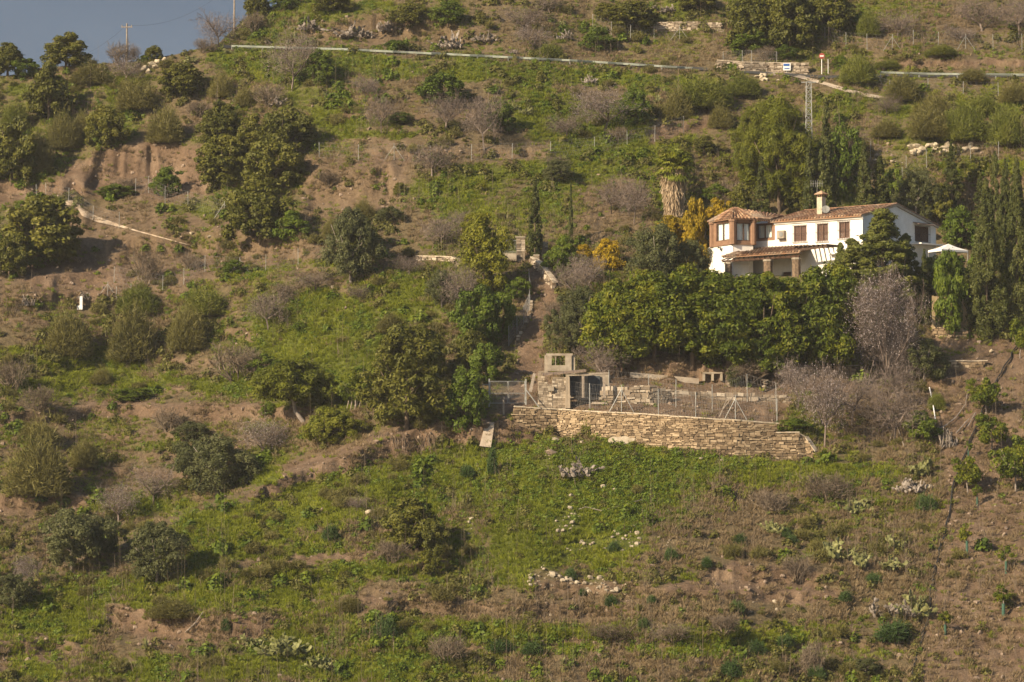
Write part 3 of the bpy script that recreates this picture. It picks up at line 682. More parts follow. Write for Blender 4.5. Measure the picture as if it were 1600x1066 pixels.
# ------------------------------------------------------------------ sheets laid on the ground: road, tracks
def strip(name, mat, ctr, half, lift=.05, seg=6, label=None):
    """ribbon lying on the slope: ctr = [(u, v, half width in px down, up)]"""
    mb = MB(); prev = None; us = [c[0] for c in ctr]
    n = max(8, int((us[-1] - us[0]) / seg)) if us[-1] > us[0] else 20
    tt = np.linspace(0, len(ctr) - 1, n * 2)
    for t_ in tt:
        u_ = np.interp(t_, range(len(ctr)), us); v_ = np.interp(t_, range(len(ctr)), [c[1] for c in ctr]); h_ = np.interp(t_, range(len(ctr)), [c[2] for c in ctr])
        row = [G(u_, v_ + h_ * k) + Vector((0, -.12, lift)) for k in (1, .5, 0, -.5, -1)]
        if prev:
            for i in range(4): mb.quad(prev[i], row[i], row[i + 1], prev[i + 1])
        prev = row
    return tag(link(name, mb.mesh(name, mat, smooth=True)), kind='structure')
M['asphalt'] = plain("asphalt", (.06, .058, .055), (.04, .04, .038), 2)
mb = MB(); prev = None
for u_ in range(345, 1920, 8):
    vv = float(np.interp(u_, RU, RV)); p = G(u_, vv - .5); q = G(u_, vv - 4.5); row = [p + Vector((0, 0, .07)), q + Vector((0, 0, .09))]
    if prev: mb.quad(prev[0], row[0], row[1], prev[1])
    prev = row
tag(link("road", mb.mesh("road", M['asphalt'])), kind='structure')
strip("track", M['dust'], [(72, 318, 1.5), (110, 318, 4), (122, 322, 6), (128, 332, 6), (150, 343, 4.5), (188, 354, 2), (215, 362, 1), (300, 385, .8)], 0)
strip("driveway", M['concrete'], [(1184, 112, 2.5), (1205, 115, 4), (1235, 116, 3.5), (1262, 124, 2.5), (1290, 132, 2.5), (1320, 141, 3), (1350, 149, 3), (1385, 154, 1.5)], 0)

# ------------------------------------------------------------------ stone walls
def stonewall(name, label, pts, mat='stone', th=.45, sl=.32, sh=.125, cap=True, group=None, lean=.12, jit=1., cat="stone wall"):
    """dry stone wall: pts = [(u, v_bottom, v_top)], stones laid in courses one by one"""
    r = random.Random(len(name) + int(pts[0][0])); B = []; T = []
    for (u_, vb, vt_) in pts:
        b = G(u_, vb) + Vector((0, -.25, 0)); d_ = b.y
        t_ = PW(u_, vt_, d_); B.append(b); T.append(Vector((t_.x, d_ + lean, t_.z)))
    o = thing(name, label, cat, (sum((p.x for p in B)) / len(B), sum((p.y for p in B)) / len(B), min(p.z for p in B)), group)
    st = MB(); bk = MB(); cp = MB()
    zmin = min(p.z for p in B) - .2; zmax = max(p.z for p in T)
    for i in range(len(B) - 1):
        e = (B[i + 1] - B[i]); L = math.hypot(e.x, e.y); ax = Vector((e.x, e.y, 0)).normalized(); nn = Vector((ax.y, -ax.x, 0))
        dz = Vector((0, 0, .6))
        bk.hexa([B[i] - dz - nn * .05, B[i + 1] - dz - nn * .05, B[i + 1] - dz - nn * th, B[i] - dz - nn * th, T[i] - nn * .05 - Vector((0, 0, .1)), T[i + 1] - nn * .05 - Vector((0, 0, .1)), T[i + 1] - nn * th - Vector((0, 0, .1)), T[i] - nn * th - Vector((0, 0, .1))])
        z = zmin; row = 0
        while z < zmax:
            hh = sh * r.choice((.6, .8, 1., 1.3, 1.6, 2.2)); s = -r.random() * sl
            while s < L:
                ll = sl * r.uniform(.35, 2.3); m_ = (s + ll / 2) / L
                if 0 <= m_ <= 1:
                    zb = B[i].z + e.z * m_ - .25; zt = T[i].z + (T[i + 1].z - T[i].z) * m_
                    if zb < z + hh * .5 < zt - .03:
                        k = (z - zb) / max(zt - zb, .1)
                        c = B[i] + Vector((ax.x, ax.y, 0)) * (s + ll / 2); c.z = z + r.uniform(-.02, .02) * jit; c += Vector((0, lean * k, 0)) + nn * r.uniform(-.02, .07) * jit
                        tl = r.uniform(-.11, .11) * jit
                        st.box(c - nn * .12, ax * ll * r.uniform(.78, .99) + Vector((0, 0, tl * ll)), nn * .3, Vector((r.uniform(-.02, .02), 0, hh * r.uniform(.62, 1.0))))
                s += ll
            z += hh
        if cap:
            s = 0
            while s < L:
                ll = r.uniform(.4, .9); m_ = min(1, (s + ll / 2) / L); c = T[i] + (T[i + 1] - T[i]) * m_
                cp.box(c - nn * th * .5 + Vector((0, 0, -.05 + r.uniform(0, .04))), ax * ll * .96 + Vector((0, 0, (T[i + 1].z - T[i].z) / L * ll)), nn * (th + .12), Vector((0, 0, .10))); s += ll
    part(bk, "core", M['mortar'], o); part(st, "stones", M[mat], o)
    if cap: part(cp, "coping", M['coping'], o)
    return o
m, t, b = nt("wall_stone"); M['stone'] = m
g = N(t, "ShaderNodeNewGeometry")
c = ramp(t, g.outputs["Random Per Island"], [(0, (.12, .085, .052)), (.35, (.205, .148, .09)), (.65, (.285, .21, .13)), (1, (.40, .31, .205))])
c = mixc(t, .5, c, ramp(t, noise(t, 1.1, 4), [(.3, (.3, .3, .3)), (.7, (.65, .63, .6))]), 'OVERLAY')
t.links.new(c, b.inputs["Base Color"]); bump(t, b, noise(t, 9, 3), .03)
m, t, b = nt("ruin_stone"); M['ruinstone'] = m
g = N(t, "ShaderNodeNewGeometry")
c = ramp(t, g.outputs["Random Per Island"], [(0, (.14, .11, .08)), (.4, (.25, .20, .145)), (.8, (.34, .28, .21)), (1, (.44, .38, .30))])
c = mixc(t, .5, c, ramp(t, noise(t, 1.1, 4), [(.3, (.3, .3, .3)), (.7, (.65, .63, .6))]), 'OVERLAY')
t.links.new(c, b.inputs["Base Color"]); bump(t, b, noise(t, 9, 3), .03)
M['mortar'] = plain("earth_mortar", (.20, .145, .095), (.12, .085, .055), 4, bmp=.03)
M['coping'] = plain("lime_coping", (.50, .43, .33), (.30, .24, .17), 3)
M['render'] = plain("weathered_render", (.35, .30, .23), (.19, .155, .115), 1.5, bmp=.02)

stonewall("retaining_wall", "long high tan dry stone retaining wall with pale coping below the fenced terrace", [(804, 653, 635), (838, 664, 638), (872, 676, 640), (944, 688, 644), (1004, 695, 647), (1086, 706, 653), (1150, 711, 657), (1213, 714, 662)])
stonewall("retaining_wall", "lower right stepped down end of the tan stone wall beside the bare almond", [(1213, 715, 676), (1246, 716, 676), (1258, 717, 683), (1270, 719, 700)])
# patch of render on the big wall
mb = MB(); r = random.Random(3); pts = []
for k in range(14):
    a = k / 14 * 6.283; u_ = 972 + 22 * math.cos(a) * r.uniform(.75, 1.15); v_ = 688 + 7 * math.sin(a) * r.uniform(.7, 1.2); pts.append((u_, v_))
dw = G(972, 691.5).y - .48
mb.prism([PW(a_, b_, dw) for a_, b_ in pts][::-1], (0, .2, 0)); solo(mb, "lime_patch", M['coping'], "irregular white lime plaster patch low on the long stone wall", "plaster patch")

# ------------------------------------------------------------------ fences
def fence(label, pts, h=1.8, braces=(), mesh=.30, r_=.026, sub=0, wires=5, mat='galv', group=None, name="wire_fence", wr=.006):
    P = [G(a_, b_) for a_, b_ in pts]
    o = thing(name, label, "fence", P[0], group)
    Q = []
    for i in range(len(P) - 1):
        Q.append(P[i])
        for k in range(sub): Q.append(G(*[pts[i][j] + (pts[i + 1][j] - pts[i][j]) * (k + 1) / (sub + 1) for j in (0, 1)]))
    Q.append(P[-1]); rr = random.Random(int(pts[0][0]))
    tops = []
    for p in Q:
        tp = p + Vector((rr.uniform(-.05, .05), rr.uniform(-.05, .05), h)); tops.append(tp)
        part(MB().tube([p - Vector((0, 0, .4)), tp], r_, 6), "post", M[mat], o)
    for i in braces:
        p = Q[i]
        mb = MB()
        for s in (-1, 1): mb.tube([p + Vector((0, 0, h * .85)), p + Vector((s * 1.1, -.2, -.1))], r_ * .9, 5)
        part(mb, "brace", M[mat], o)
    if wires:
        mb = MB()
        for i in range(len(Q) - 1):
            a_, b_ = Q[i], Q[i + 1]; ta, tb = tops[i], tops[i + 1]
            for k in range(wires):
                q = .08 + .9 * k / (wires - 1); mb.tube([a_.lerp(ta, q), b_.lerp(tb, q)], wr, 3)
            if mesh:
                L = (b_ - a_).length; n_ = int(L / mesh)
                for k in range(n_):
                    q0 = k / n_; q1 = min(1, (k + 1.5) / n_)
                    mb.tube([a_.lerp(b_, q0), ta.lerp(tb, q1)], wr * .6, 3); mb.tube([ta.lerp(tb, q0), a_.lerp(b_, q1)], wr * .6, 3)
        part(mb, "wire_mesh", M['wire'], o)
    return o
fence("wire fence with slender posts crossing the brown strip above the upper left terraces", [(499, 248), (560, 252), (616, 250), (672, 254), (737, 252), (800, 250), (860, 247), (929, 240), (980, 230), (1023, 222), (1068, 207)], 1.8, (2,), .45)
fence("wire fence curving around the bend of the pale dirt track at the left", [(57, 312), (72, 310), (107, 318), (145, 346), (186, 356)], 1.7, (), .4)
fence("wire fence below the red earth cliff ending at the braced post", [(212, 306), (232, 302), (258, 318), (294, 326), (350, 342)], 1.9, (4,), .4)
fence("wire fence along the yellowish grass verge under the brown slope", [(178, 442), (254, 456), (287, 445), (320, 425), (375, 428), (415, 424), (466, 414), (540, 398)], 1.7, (4,), .5)
fence("close meshed fence climbing beside the steep earth path above the gate", [(795, 541), (808, 524), (818, 508), (827, 490), (829, 470), (827, 450)], 1.9, (), .16, wires=6)
fence("tall chain link fence standing on the top of the long stone wall", [(866, 632), (922, 640), (971, 643), (1029, 649), (1087, 654), (1149, 658), (1214, 664)], 2.3, (2, 5), .22, wires=6, r_=.04)
fence("second row of thin fence posts behind the wall fence on the bare terrace", [(952, 622), (1014, 628), (1056, 637), (1113, 645), (1168, 628), (1213, 642)], 2.5, (), .35, r_=.032)
fence("wire fence with white braced posts under the top right slope", [(1240, 62), (1289, 66), (1322, 76), (1355, 78), (1394, 79), (1427, 72), (1466, 75), (1509, 78), (1552, 79), (1597, 78)], 1.9, (4, 7), .45)
fence("short wire fence beside the dark yellowish bush at the top middle", [(926, 44), (955, 56), (985, 60), (1022, 60), (1062, 62)], 1.7, (4,), .45)
fence("sloping wire fence in front of the pale boulder heap by the upper track", [(1360, 250), (1416, 272), (1448, 262), (1517, 256), (1560, 250)], 2., (), .45)
fence("mesh fence beside the concrete apron left of the road signs", [(1130, 110), (1160, 108), (1174, 108), (1214, 110)], 2.2, (), .22, wires=6)
fence("row of fence posts half hidden in the broom below the right guardrail", [(1356, 136), (1390, 146), (1450, 143), (1505, 148), (1560, 150)], 1.5, (), .6)
fence("short fence by the lone cactus and white pillar on the left brown slope", [(168, 466), (182, 473), (205, 468)], 1.7, (0,), .4)
fence("straight run of fence posts above the cypresses behind the house", [(1330, 300), (1372, 296), (1410, 290)], 2.0, (0,), .4)

# guardrails
def guardrail(label, vfun, u0, u1, step):
    P = [PW(u_, vfun(u_), G(u_, float(np.interp(u_, RU, RV)) + .5).y - .4) for u_ in np.arange(u0, u1, 12)]
    o = thing("guardrail", label, "guardrail", P[0])
    mb = MB(); prof = [(0, .12), (-.05, .085), (-.05, .03), (0, 0), (-.05, -.03), (-.05, -.085), (0, -.12)]
    for i in range(len(P) - 1):
        for (y0, z0), (y1, z1) in zip(prof[:-1], prof[1:]):
            mb.quad(P[i] + Vector((0, y0, z0)), P[i + 1] + Vector((0, y0, z0)), P[i + 1] + Vector((0, y1, z1)), P[i] + Vector((0, y1, z1)))
    part(mb, "rail", M['rail'], o)
    for i in range(0, len(P), step):
        part(MB().box(P[i] + Vector((0, .08, -.9)), (.12, 0, 0), (0, .1, 0), (0, 0, 1.02)), "post", M['galvdark'], o)
M['rail'] = plain("rail_steel", (.26, .28, .24), (.17, .19, .16), .6, .5, metal=.2)
M['galvdark'] = plain("dull_steel", (.22, .22, .21), (.14, .14, .13), 4, .6)
guardrail("long grey steel guardrail of the road crossing the upper left hillside", lambda u_: np.interp(u_, [360, 530, 700, 900, 1090], [72, 77, 85, 95, 107.5]), 362, 1090, 4)
guardrail("straight grey steel guardrail at the right edge of the upper road", lambda u_: np.interp(u_, [1370, 1450, 1600, 1700], [113, 115.5, 117, 118]), 1376, 1720, 5)

# gate at the foot of the path
def gateleaf(o, u0, u1, v0, v1, d_, ang=0.):
    a_ = PW(u0, v1, d_); b_ = PW(u1, v1, d_ + ang); c_ = PW(u1, v0, d_ + ang); e_ = PW(u0, v0, d_)
    mb = MB().tube([a_, b_, c_, e_, a_], .05, 6); mb.tube([a_.lerp(e_, .45), b_.lerp(c_, .45)], .035, 6)
    lf = part(mb, "gate_leaf", M['galv'], o)
    w_ = MB(); n_ = 16
    for k in range(1, n_):
        q = k / n_; w_.tube([a_.lerp(b_, q), e_.lerp(c_, q)], .006, 3); w_.tube([a_.lerp(e_, q), b_.lerp(c_, q)], .006, 3)
    part(w_, "gate_mesh", M['wire'], lf)
dg = G(790, 640).y + .2
o = thing("metal_gate", "grey steel double gate with mesh at the foot of the earth path", "gate", PW(792, 632, dg))
gateleaf(o, 766, 793, 596, 630, dg); gateleaf(o, 795, 820, 596, 630, dg, .3)
for u_ in (764.5, 821.5): part(MB().box(PW(u_, 636, dg), (.14, 0, 0), (0, .14, 0), (0, 0, 2.5)), "gate_post", M['galv'], o)
o = thing("side_rail", "short two bar steel railing at the left of the double gate", "railing", PW(758, 612, dg))
for v_ in (601, 612): part(MB().tube([PW(754, v_, dg), PW(763, v_, dg)], .035, 6), "bar", M['galv'], o)
part(MB().tube([PW(754.5, 640, dg), PW(754.5, 599, dg)], .04, 6), "post", M['galv'], o)
o = thing("wooden_post", "short grey post standing just in front of the steel gate", "post", G(787, 648))
part(MB().box(G(787, 648), (.16, 0, 0), (0, .16, 0), (0, 0, 1.5)), "shaft", M['render'], o)
part(MB().box(G(787, 648) + Vector((0, 0, 1.5)), (.22, 0, 0), (0, .22, 0), (0, 0, .08)), "cap", M['render'], o)
# broad concrete slab propped on the bank
b_ = G(758, 697); mb = MB().hexa([PW(749, 697, b_.y - .4), PW(767, 699, b_.y - .4), PW(767, 699, b_.y), PW(749, 697, b_.y), PW(759, 660, b_.y + .9), PW(773, 660, b_.y + .9), PW(773, 660, b_.y + 1.3), PW(759, 660, b_.y + 1.3)])
solo(mb, "concrete_slab", M['concrete'], "pale tapering concrete slab set upright in the earth bank below the gate", "slab")

# ------------------------------------------------------------------ ruin on the terrace
dr = G(862, 638).y - .3
RZ = thing("ruined_hut", "ruined stone hut with broken walls and low roof beside the gate", "hut", PW(862, 638, dr))
def stonebox(o, name, u0, u1, vb, vt, d_, dep, mat='ruinstone', seed=0, ragged=.0):
    """front and side faces of a wall block in courses of stones"""
    r = random.Random(seed); mb = MB(); A_ = PW(u0, vb, d_); B_ = PW(u1, vb, d_); zt = PW(u0, vt, d_).z
    z = A_.z - .4
    while z < zt:
        hh = r.uniform(.12, .24); x = A_.x + r.uniform(0, .1)
        xe = B_.x - (ragged * r.random() if z > (A_.z + zt) / 2 else 0)
        while x < xe:
            ll = r.uniform(.18, .55); ll = min(ll, xe - x + .05)
            mb.box(Vector((x + ll / 2, d_ + dep / 2 + r.uniform(-.03, .03), z)), (ll * .93, 0, r.uniform(-.02, .02)), (0, dep, 0), (0, 0, hh * .9)); x += ll
        z += hh
    mb.box(Vector(((A_.x + B_.x) / 2, d_ + dep / 2, A_.z - .4)), ((B_.x - A_.x) * .94, 0, 0), (0, dep * .85, 0), (0, 0, (zt - A_.z) * .97 + .3))
    return part(mb, name, M[mat], o)
stonebox(RZ, "wall", 840, 862, 638, 598, dr, .6, seed=1, ragged=.5)
stonebox(RZ, "wall", 862, 884, 638, 590, dr + .05, .6, seed=2, ragged=.3)
stonebox(RZ, "wall", 840, 850, 632, 580, dr + 2.6, .5, seed=3)
part(MB().hexa([PW(883, 638, dr - .1), PW(891, 638, dr - .1), PW(891, 638, dr + .6), PW(883, 638, dr + .6), PW(884, 589, dr - .1), PW(890, 589, dr - .1), PW(890, 589, dr + .6), PW(884, 589, dr + .6)]), "corner_pillar", M['ruinstone'], RZ)
part(MB().box(PW(861, 611, dr - .1), (.5, 0, 0), (0, .3, 0), (0, 0, .4)), "niche", M['render'], RZ)
mb = MB()
for k in range(13):
    q = k / 13; a_ = PW(848, 586, dr - .1).lerp(PW(916, 580, dr), q); e_ = Vector((.10, 2.4, .22)); mb.tube([a_ + Vector((0, .1 * (k % 3), -.03)), a_ + e_], .06, 6)
mb.hexa([PW(848, 587.5, dr), PW(916, 581.5, dr), PW(916, 581.5, dr) + Vector((0, 2.4, .22)), PW(848, 587.5, dr) + Vector((0, 2.4, .22)), PW(848, 586, dr), PW(916, 580, dr), PW(916, 580, dr) + Vector((0, 2.4, .26)), PW(848, 586, dr) + Vector((0, 2.4, .26))])
M['oldtile'] = plain("old_roof_tile", (.23, .17, .125), (.13, .095, .07), 2.5)
M['wood'] = plain("dark_wood", (.09, .055, .035), (.045, .03, .02), 5, coord='obj')
M['greywood'] = plain("weathered_wood", (.30, .25, .20), (.18, .145, .11), 5, coord='obj')
M['darkdoor'] = plain("dull_blue_door", (.075, .085, .09), (.04, .045, .05), 3)
part(mb, "roof", M['oldtile'], RZ)
# open shed under the roof's right side
for u_ in (911, 944): part(MB().box(PW(u_, 622, dr + .3), (.22, 0, 0), (0, .22, 0), (0, 0, 2.1)), "shed_post", M['greywood'], RZ)
part(MB().box(PW(918, 622, dr + 3.2), (3.9, 0, 0), (0, .3, 0), (0, 0, 2.1)), "back_wall", M['render'], RZ)
for u_ in (899, 928): part(MB().box(PW(u_, 618, dr + 2.9), (1.1, 0, 0), (0, .08, 0), (0, 0, 1.75)), "shed_door", M['darkdoor'], RZ)
part(MB().box(PW(928, 585, dr + .3), (2.6, 0, .1), (0, .2, 0), (0, 0, .14)), "lintel", M['greywood'], RZ)
# little roofless room above it
RU_ = thing("roofless_room", "small roofless room with pale window frames behind the ruined hut", "ruin", PW(874, 578, dr + 5))
d2 = dr + 5.2
for (u0, u1, vb, vt_) in ((855, 862, 580, 556), (883, 893, 580, 556), (862, 883, 580, 571), (853, 895, 556, 552.5)):
    part(MB().box(PW((u0 + u1) / 2, vb, d2), ((u1 - u0) * d2 / FPX, 0, 0), (0, .35, 0), (0, 0, (vb - vt_) * d2 / FPX)), "wall", M['render'], RU_)
part(MB().box(PW(895, 585, d2 + 1.6), (.35, 0, 0), (0, 3.2, 0), (0, 0, 1.7)), "side_wall", M['render'], RU_)
part(MB().box(PW(854, 585, d2 + 1.6), (.35, 0, 0), (0, 3.2, 0), (0, 0, 1.7)), "side_wall", M['render'], RU_)
part(MB().box(PW(868, 571, d2 - .02), (.09, 0, 0), (0, .1, 0), (0, 0, .9)), "window_bar", M['greywood'], RU_)
mb = MB().hexa([PW(826, 612, dr - .6), PW(831, 613, dr - .6), PW(831, 613, dr - .5), PW(826, 612, dr - .5), PW(833, 583, dr + .3), PW(837, 584, dr + .3), PW(837, 584, dr + .4), PW(833, 583, dr + .4)])
solo(mb, "plank", M['greywood'], "pale plank leaning against the left side of the ruined hut", "plank")
mb = MB().tube([PW(822, 609, dr - .8), PW(842, 636, dr - 1.2)], .05, 5)
solo(mb, "gate_brace", M['galv'], "diagonal steel tube bracing the right gate post", "brace")
stonewall("low_wall", "low crumbling stone wall behind the terrace fence right of the hut", [(940, 628, 606), (980, 629, 604), (1015, 631, 600), (1050, 628, 612)], mat='ruinstone', cap=False, sl=.4, sh=.2)
stonewall("low_wall", "rough stone footing running along the back of the fenced terrace", [(1040, 618, 606), (1110, 622, 612), (1180, 626, 615), (1235, 626, 617)], mat='ruinstone', cap=False, sl=.4, sh=.2)
mb = MB(); dd0 = G(985, 592).y - .3; dd1 = G(1090, 600).y - .3
a0, a1 = PW(985, 590, dd0), PW(1092, 600, dd1); z_ = Vector((0, 0, .5)); y_ = Vector((0, .4, 0))
mb.hexa([a0, a1, a1 + y_, a0 + y_, a0 + z_, a1 + z_, a1 + z_ + y_, a0 + z_ + y_])
solo(mb, "concrete_kerb", M['concrete'], "long pale concrete block kerb on the terrace under the big trees", "kerb")
o = thing("stone_bench", "dark stone bench on three feet under the middle of the tree row", "bench", G(1113, 592))
p = G(1113, 592); part(MB().box(p + Vector((0, -.3, .45)), (1.8, 0, 0), (0, .5, 0), (0, 0, .14)), "seat", M['render'], o)
for k in (-.8, 0, .8): part(MB().box(p + Vector((k, -.3, -.2)), (.22, 0, 0), (0, .45, 0), (0, 0, .65)), "leg", M['render'], o)
for (u_, v_, w_, h_, lb) in ((1140, 606, .65, .8, "short stone pillar stump left of the gnarled small tree"), (1195, 612, .55, 1.0, "taller stone pillar stump right of the gnarled small tree")):
    p = G(u_, v_); mb = MB(); rr = random.Random(u_)
    for k in range(5): mb.rock(p + Vector((rr.uniform(-.05, .05), 0, h_ * (k + .5) / 5)), w_ * .5, w_ * .45, h_ / 7, rr.randint(0, 99))
    mb.box(p + Vector((0, 0, h_)), (w_ * 1.1, 0, 0), (0, w_, 0), (0, 0, .08)); solo(mb, "stone_pillar", M['ruinstone'], lb, "pillar")
for (u_, v_, w_, h_, lb, mt) in ((1004, 625, 1.6, .55, "pale rounded stone trough behind the terrace fence braces", 'render'), (925, 625, 2.6, .25, "broken flat concrete slab lying in front of the shed doors", 'render'), (936, 632, 1.4, .2, "tilted smaller concrete fragment below the broken slab", 'concrete')):
    p = G(u_, v_); mb = MB().hexa([p + Vector((x * w_ / 2, y * .5, 0)) for x, y in ((-1, -1), (1, -1.1), (.9, 1), (-.95, .8))] + [p + Vector((x * w_ / 2.2, y * .45, h_ * z)) for x, y, z in ((-1, -1, 1), (1, -1.1, .8), (.9, 1, 1.1), (-.95, .8, 1.2))])
    solo(mb, "slab", M[mt], lb, "slab")
for k, (u0, v0, u1, v1) in enumerate(((1124, 652, 1137, 622), (1129, 640, 1147, 618))):
    o_ = solo(MB().tube([PW(u0, v0, G(1130, 655).y - .2), PW(u1, v1, G(1130, 655).y + .4)], .05, 5), "pole", M['greywood'], ("lower slanting pale pole leaning on the fence near the wall top", "upper slanting pale pole leaning on the fence near the wall top")[k], "pole")

# upper entrance with pillars
dp = G(790, 408).y
o = thing("garden_gate", "closed mesh gate on a low white wall between stone pillars above the path", "gate", PW(791, 408, dp))
part(MB().box(PW(791, 408, dp), (32 * dp / FPX, 0, 0), (0, .35, 0), (0, 0, .75)), "low_wall", M['render'], o)
mb = MB()
for k in range(17): mb.tube([PW(776 + k * 1.9, 396, dp), PW(776 + k * 1.9, 375, dp)], .012, 3)
for v_ in (376, 385, 394): mb.tube([PW(775, v_, dp), PW(807, v_, dp)], .025, 4)
part(mb, "mesh_panel", M['galv'], o)
for (u_, vb, vt_, w_, lb) in ((813, 408, 372, .85, "taller rendered stone pillar at the right side of the mesh gate"), (851, 403, 380, .6, "pale squat gate pillar beyond the mid cypress"), (838, 412, 400, .5, "rusty brown barrel shaped stump beside the pale squat pillar")):
    d_ = G(u_, vb).y - .3; o2 = thing("gate_pillar", lb, "pillar", PW(u_, vb, d_)); stonebox(o2, "shaft", u_ - w_ * 8, u_ + w_ * 8, vb, vt_, d_, w_, mat='ruinstone', seed=u_)
    part(MB().box(PW(u_, vt_, d_ + w_ / 2), (w_ * 1.2, 0, 0), (0, w_ * 1.2, 0), (0, 0, .12)), "capstone", M['render'], o2)
stonewall("curved_wall", "low stone wall curving down beside the earth path from the squat pillar", [(829, 412, 402), (838, 420, 408), (848, 432, 418), (856, 441, 429), (862, 448, 438)], mat='ruinstone', sl=.4, sh=.2)
stonewall("kerb_wall", "short white curb wall left of the yellow green columnar bush", [(650, 403, 400), (692, 406, 401), (705, 410, 402), (718, 417, 407)], mat='ruinstone')
stonewall("path_edging", "line of pale edging stones along the upper part of the path fence", [(811, 530, 526), (822, 508, 504), (831, 488, 483), (832, 470, 466)], mat='ruinstone', cap=False, th=.3)
stonewall("terrace_wall", "low whitish terrace wall behind the blossoming almonds", [(1225, 584, 575), (1290, 585, 574), (1340, 582, 571)], mat='stone', cap=True)
stonewall("terrace_wall", "low pale stone wall at the right edge below the yellow tiled block", [(1440, 580, 571), (1490, 574, 564), (1537, 572, 564)], mat='stone', cap=True)
stonewall("roadside_wall", "grey stone wall at the back of the concrete apron behind the signs", [(1120, 110, 94), (1160, 112, 97), (1200, 113, 98), (1262, 116, 99)], mat='ruinstone', cap=True)
stonewall("upper_terrace_wall", "dark stone terrace wall at the top edge above the apron", [(1020, 46, 34), (1070, 46, 33), (1128, 48, 34)], mat='ruinstone', cap=False)
stonewall("yellow_block_base", "rough stone base under the yellow tiled block by the big cypress", [(1456, 521, 508), (1480, 524, 511), (1512, 528, 515)], mat='stone', cap=False)

# ------------------------------------------------------------------ signs, masts, wires
def sign_geo():
    p = G(1284, 116); o = thing("no_entry_sign", "round red and white no entry sign on a pale post beside the road", "road sign", p)
    part(MB().tube([p, p + Vector((0, 0, 2.1))], .045, 8), "post", M['white'], o)
    c_ = p + Vector((0, -.1, 2.1)); ring = [c_ + Vector((.33 * math.cos(k / 20 * 6.283), 0, .33 * math.sin(k / 20 * 6.283))) for k in range(20)]
    part(MB().prism(ring, (0, .04, 0)), "disc", M['red'], o)
    part(MB().box(c_ + Vector((0, -.02, -.08)), (.44, 0, 0), (0, .03, 0), (0, 0, .13)), "bar", M['white'], o)
    p = G(1294, 117); solo(MB().tube([p, p + Vector((0, 0, 1.8))], .035, 6), "marker_post", M['white'], "plain pale post just right of the no entry sign", "post")
    p = G(1229.5, 115); o = thing("information_sign", "small sign of stacked blue and white plates beside the concrete apron", "road sign", p)
    part(MB().tube([p, p + Vector((0, 0, .9))], .05, 6), "post", M['galv'], o)
    part(MB().box(p + Vector((0, -.05, .35)), (.85, 0, 0), (0, .05, 0), (0, 0, .85)), "panel", M['white'], o)
    part(MB().box(p + Vector((-.05, -.09, .85)), (.7, 0, 0), (0, .03, 0), (0, 0, .28)), "blue_plate", M['signblue'], o)
    part(MB().box(p + Vector((0, -.09, .50)), (.6, 0, 0), (0, .03, 0), (0, 0, .12)), "blue_plate", M['signblue'], o)
M['white'] = plain("white_paint", (.78, .77, .74), (.62, .60, .56), 3)
M['red'] = plain("sign_red", (.30, .07, .05), (.26, .06, .05), 3)
M['signblue'] = plain("sign_blue", (.05, .12, .32), (.04, .09, .26), 3)
sign_geo()
# lattice mast
p = G(1264, 240); H_ = (240 - 127) * p.y / FPX
o = thing("lattice_mast", "tall grey lattice pylon rising out of the trees above the house", "pylon", p)
mb = MB(); wl = lambda q: .36 - .10 * q
cs = lambda q: [p + Vector((sx * wl(q), sy * wl(q), H_ * q)) for sx, sy in ((-1, -1), (1, -1), (1, 1), (-1, 1))]
for k in range(4): mb.tube([cs(0)[k], cs(1)[k]], .028, 4)
part(mb, "legs", M['galv'], o); mb = MB(); n_ = 11
for i in range(n_):
    a_ = cs(i / n_); b_ = cs((i + 1) / n_)
    for k in range(4): mb.tube([a_[k], b_[(k + 1) % 4]], .035, 4); mb.tube([b_[k], b_[(k + 1) % 4]], .03, 4)
part(mb, "bracing", M['galv'], o); mast_top = p + Vector((0, 0, H_))
part(MB().box(mast_top + Vector((0, 0, -.1)), (1.6, 0, 0), (0, .1, 0), (0, 0, .1)), "crossarm", M['galv'], o)
def pole(u_, vb, vt_, lb, h=None):
    p = G(u_, vb); H_ = (vb - vt_) * p.y / FPX; o = thing("utility_pole", lb, "utility pole", p)
    part(MB().tube([p - Vector((0, 0, .5)), p + Vector((0, 0, H_))], [.12, .08], 8), "shaft", M['greywood'], o)
    part(MB().box(p + Vector((0, -.12, H_ - .5)), (1.3, 0, 0), (0, .1, 0), (0, 0, .1)), "crossarm", M['greywood'], o)
    ins = MB()
    for s in (-.55, 0, .55): ins.tube([p + Vector((s, -.12, H_ - .4)), p + Vector((s, -.12, H_ - .2))], .05, 6)
    part(ins, "insulators", M['render'], o); return p + Vector((0, -.12, H_ - .2))
t1 = pole(198, 97, 36, "wooden power pole on the left skyline next to the brown shrub")
t2 = pole(366, 48, -30, "wooden power pole on the skyline cut by the top edge")
def cable(a_, b_, sag, lb, r_=.010, group=None):
    pts = [a_.lerp(b_, k / 16) - Vector((0, 0, sag * 4 * (k / 16) * (1 - k / 16))) for k in range(17)]
    solo(MB().tube(pts, r_, 4), "power_cable", M['cable'], lb, "cable", group)
M['cable'] = plain("black_cable", (.03, .03, .03), (.02, .02, .02), 3)
cable(t1, t2, 1.6, "power cable sagging between the two skyline poles")
cable(t1, PW(60, 96, t1.y + 30), 1.5, "power cable falling from the left skyline pole towards the left trees")
cable(mast_top, PW(1700, 150, mast_top.y + 12), 1.2, "thin cable running right from the lattice pylon across the green slope")
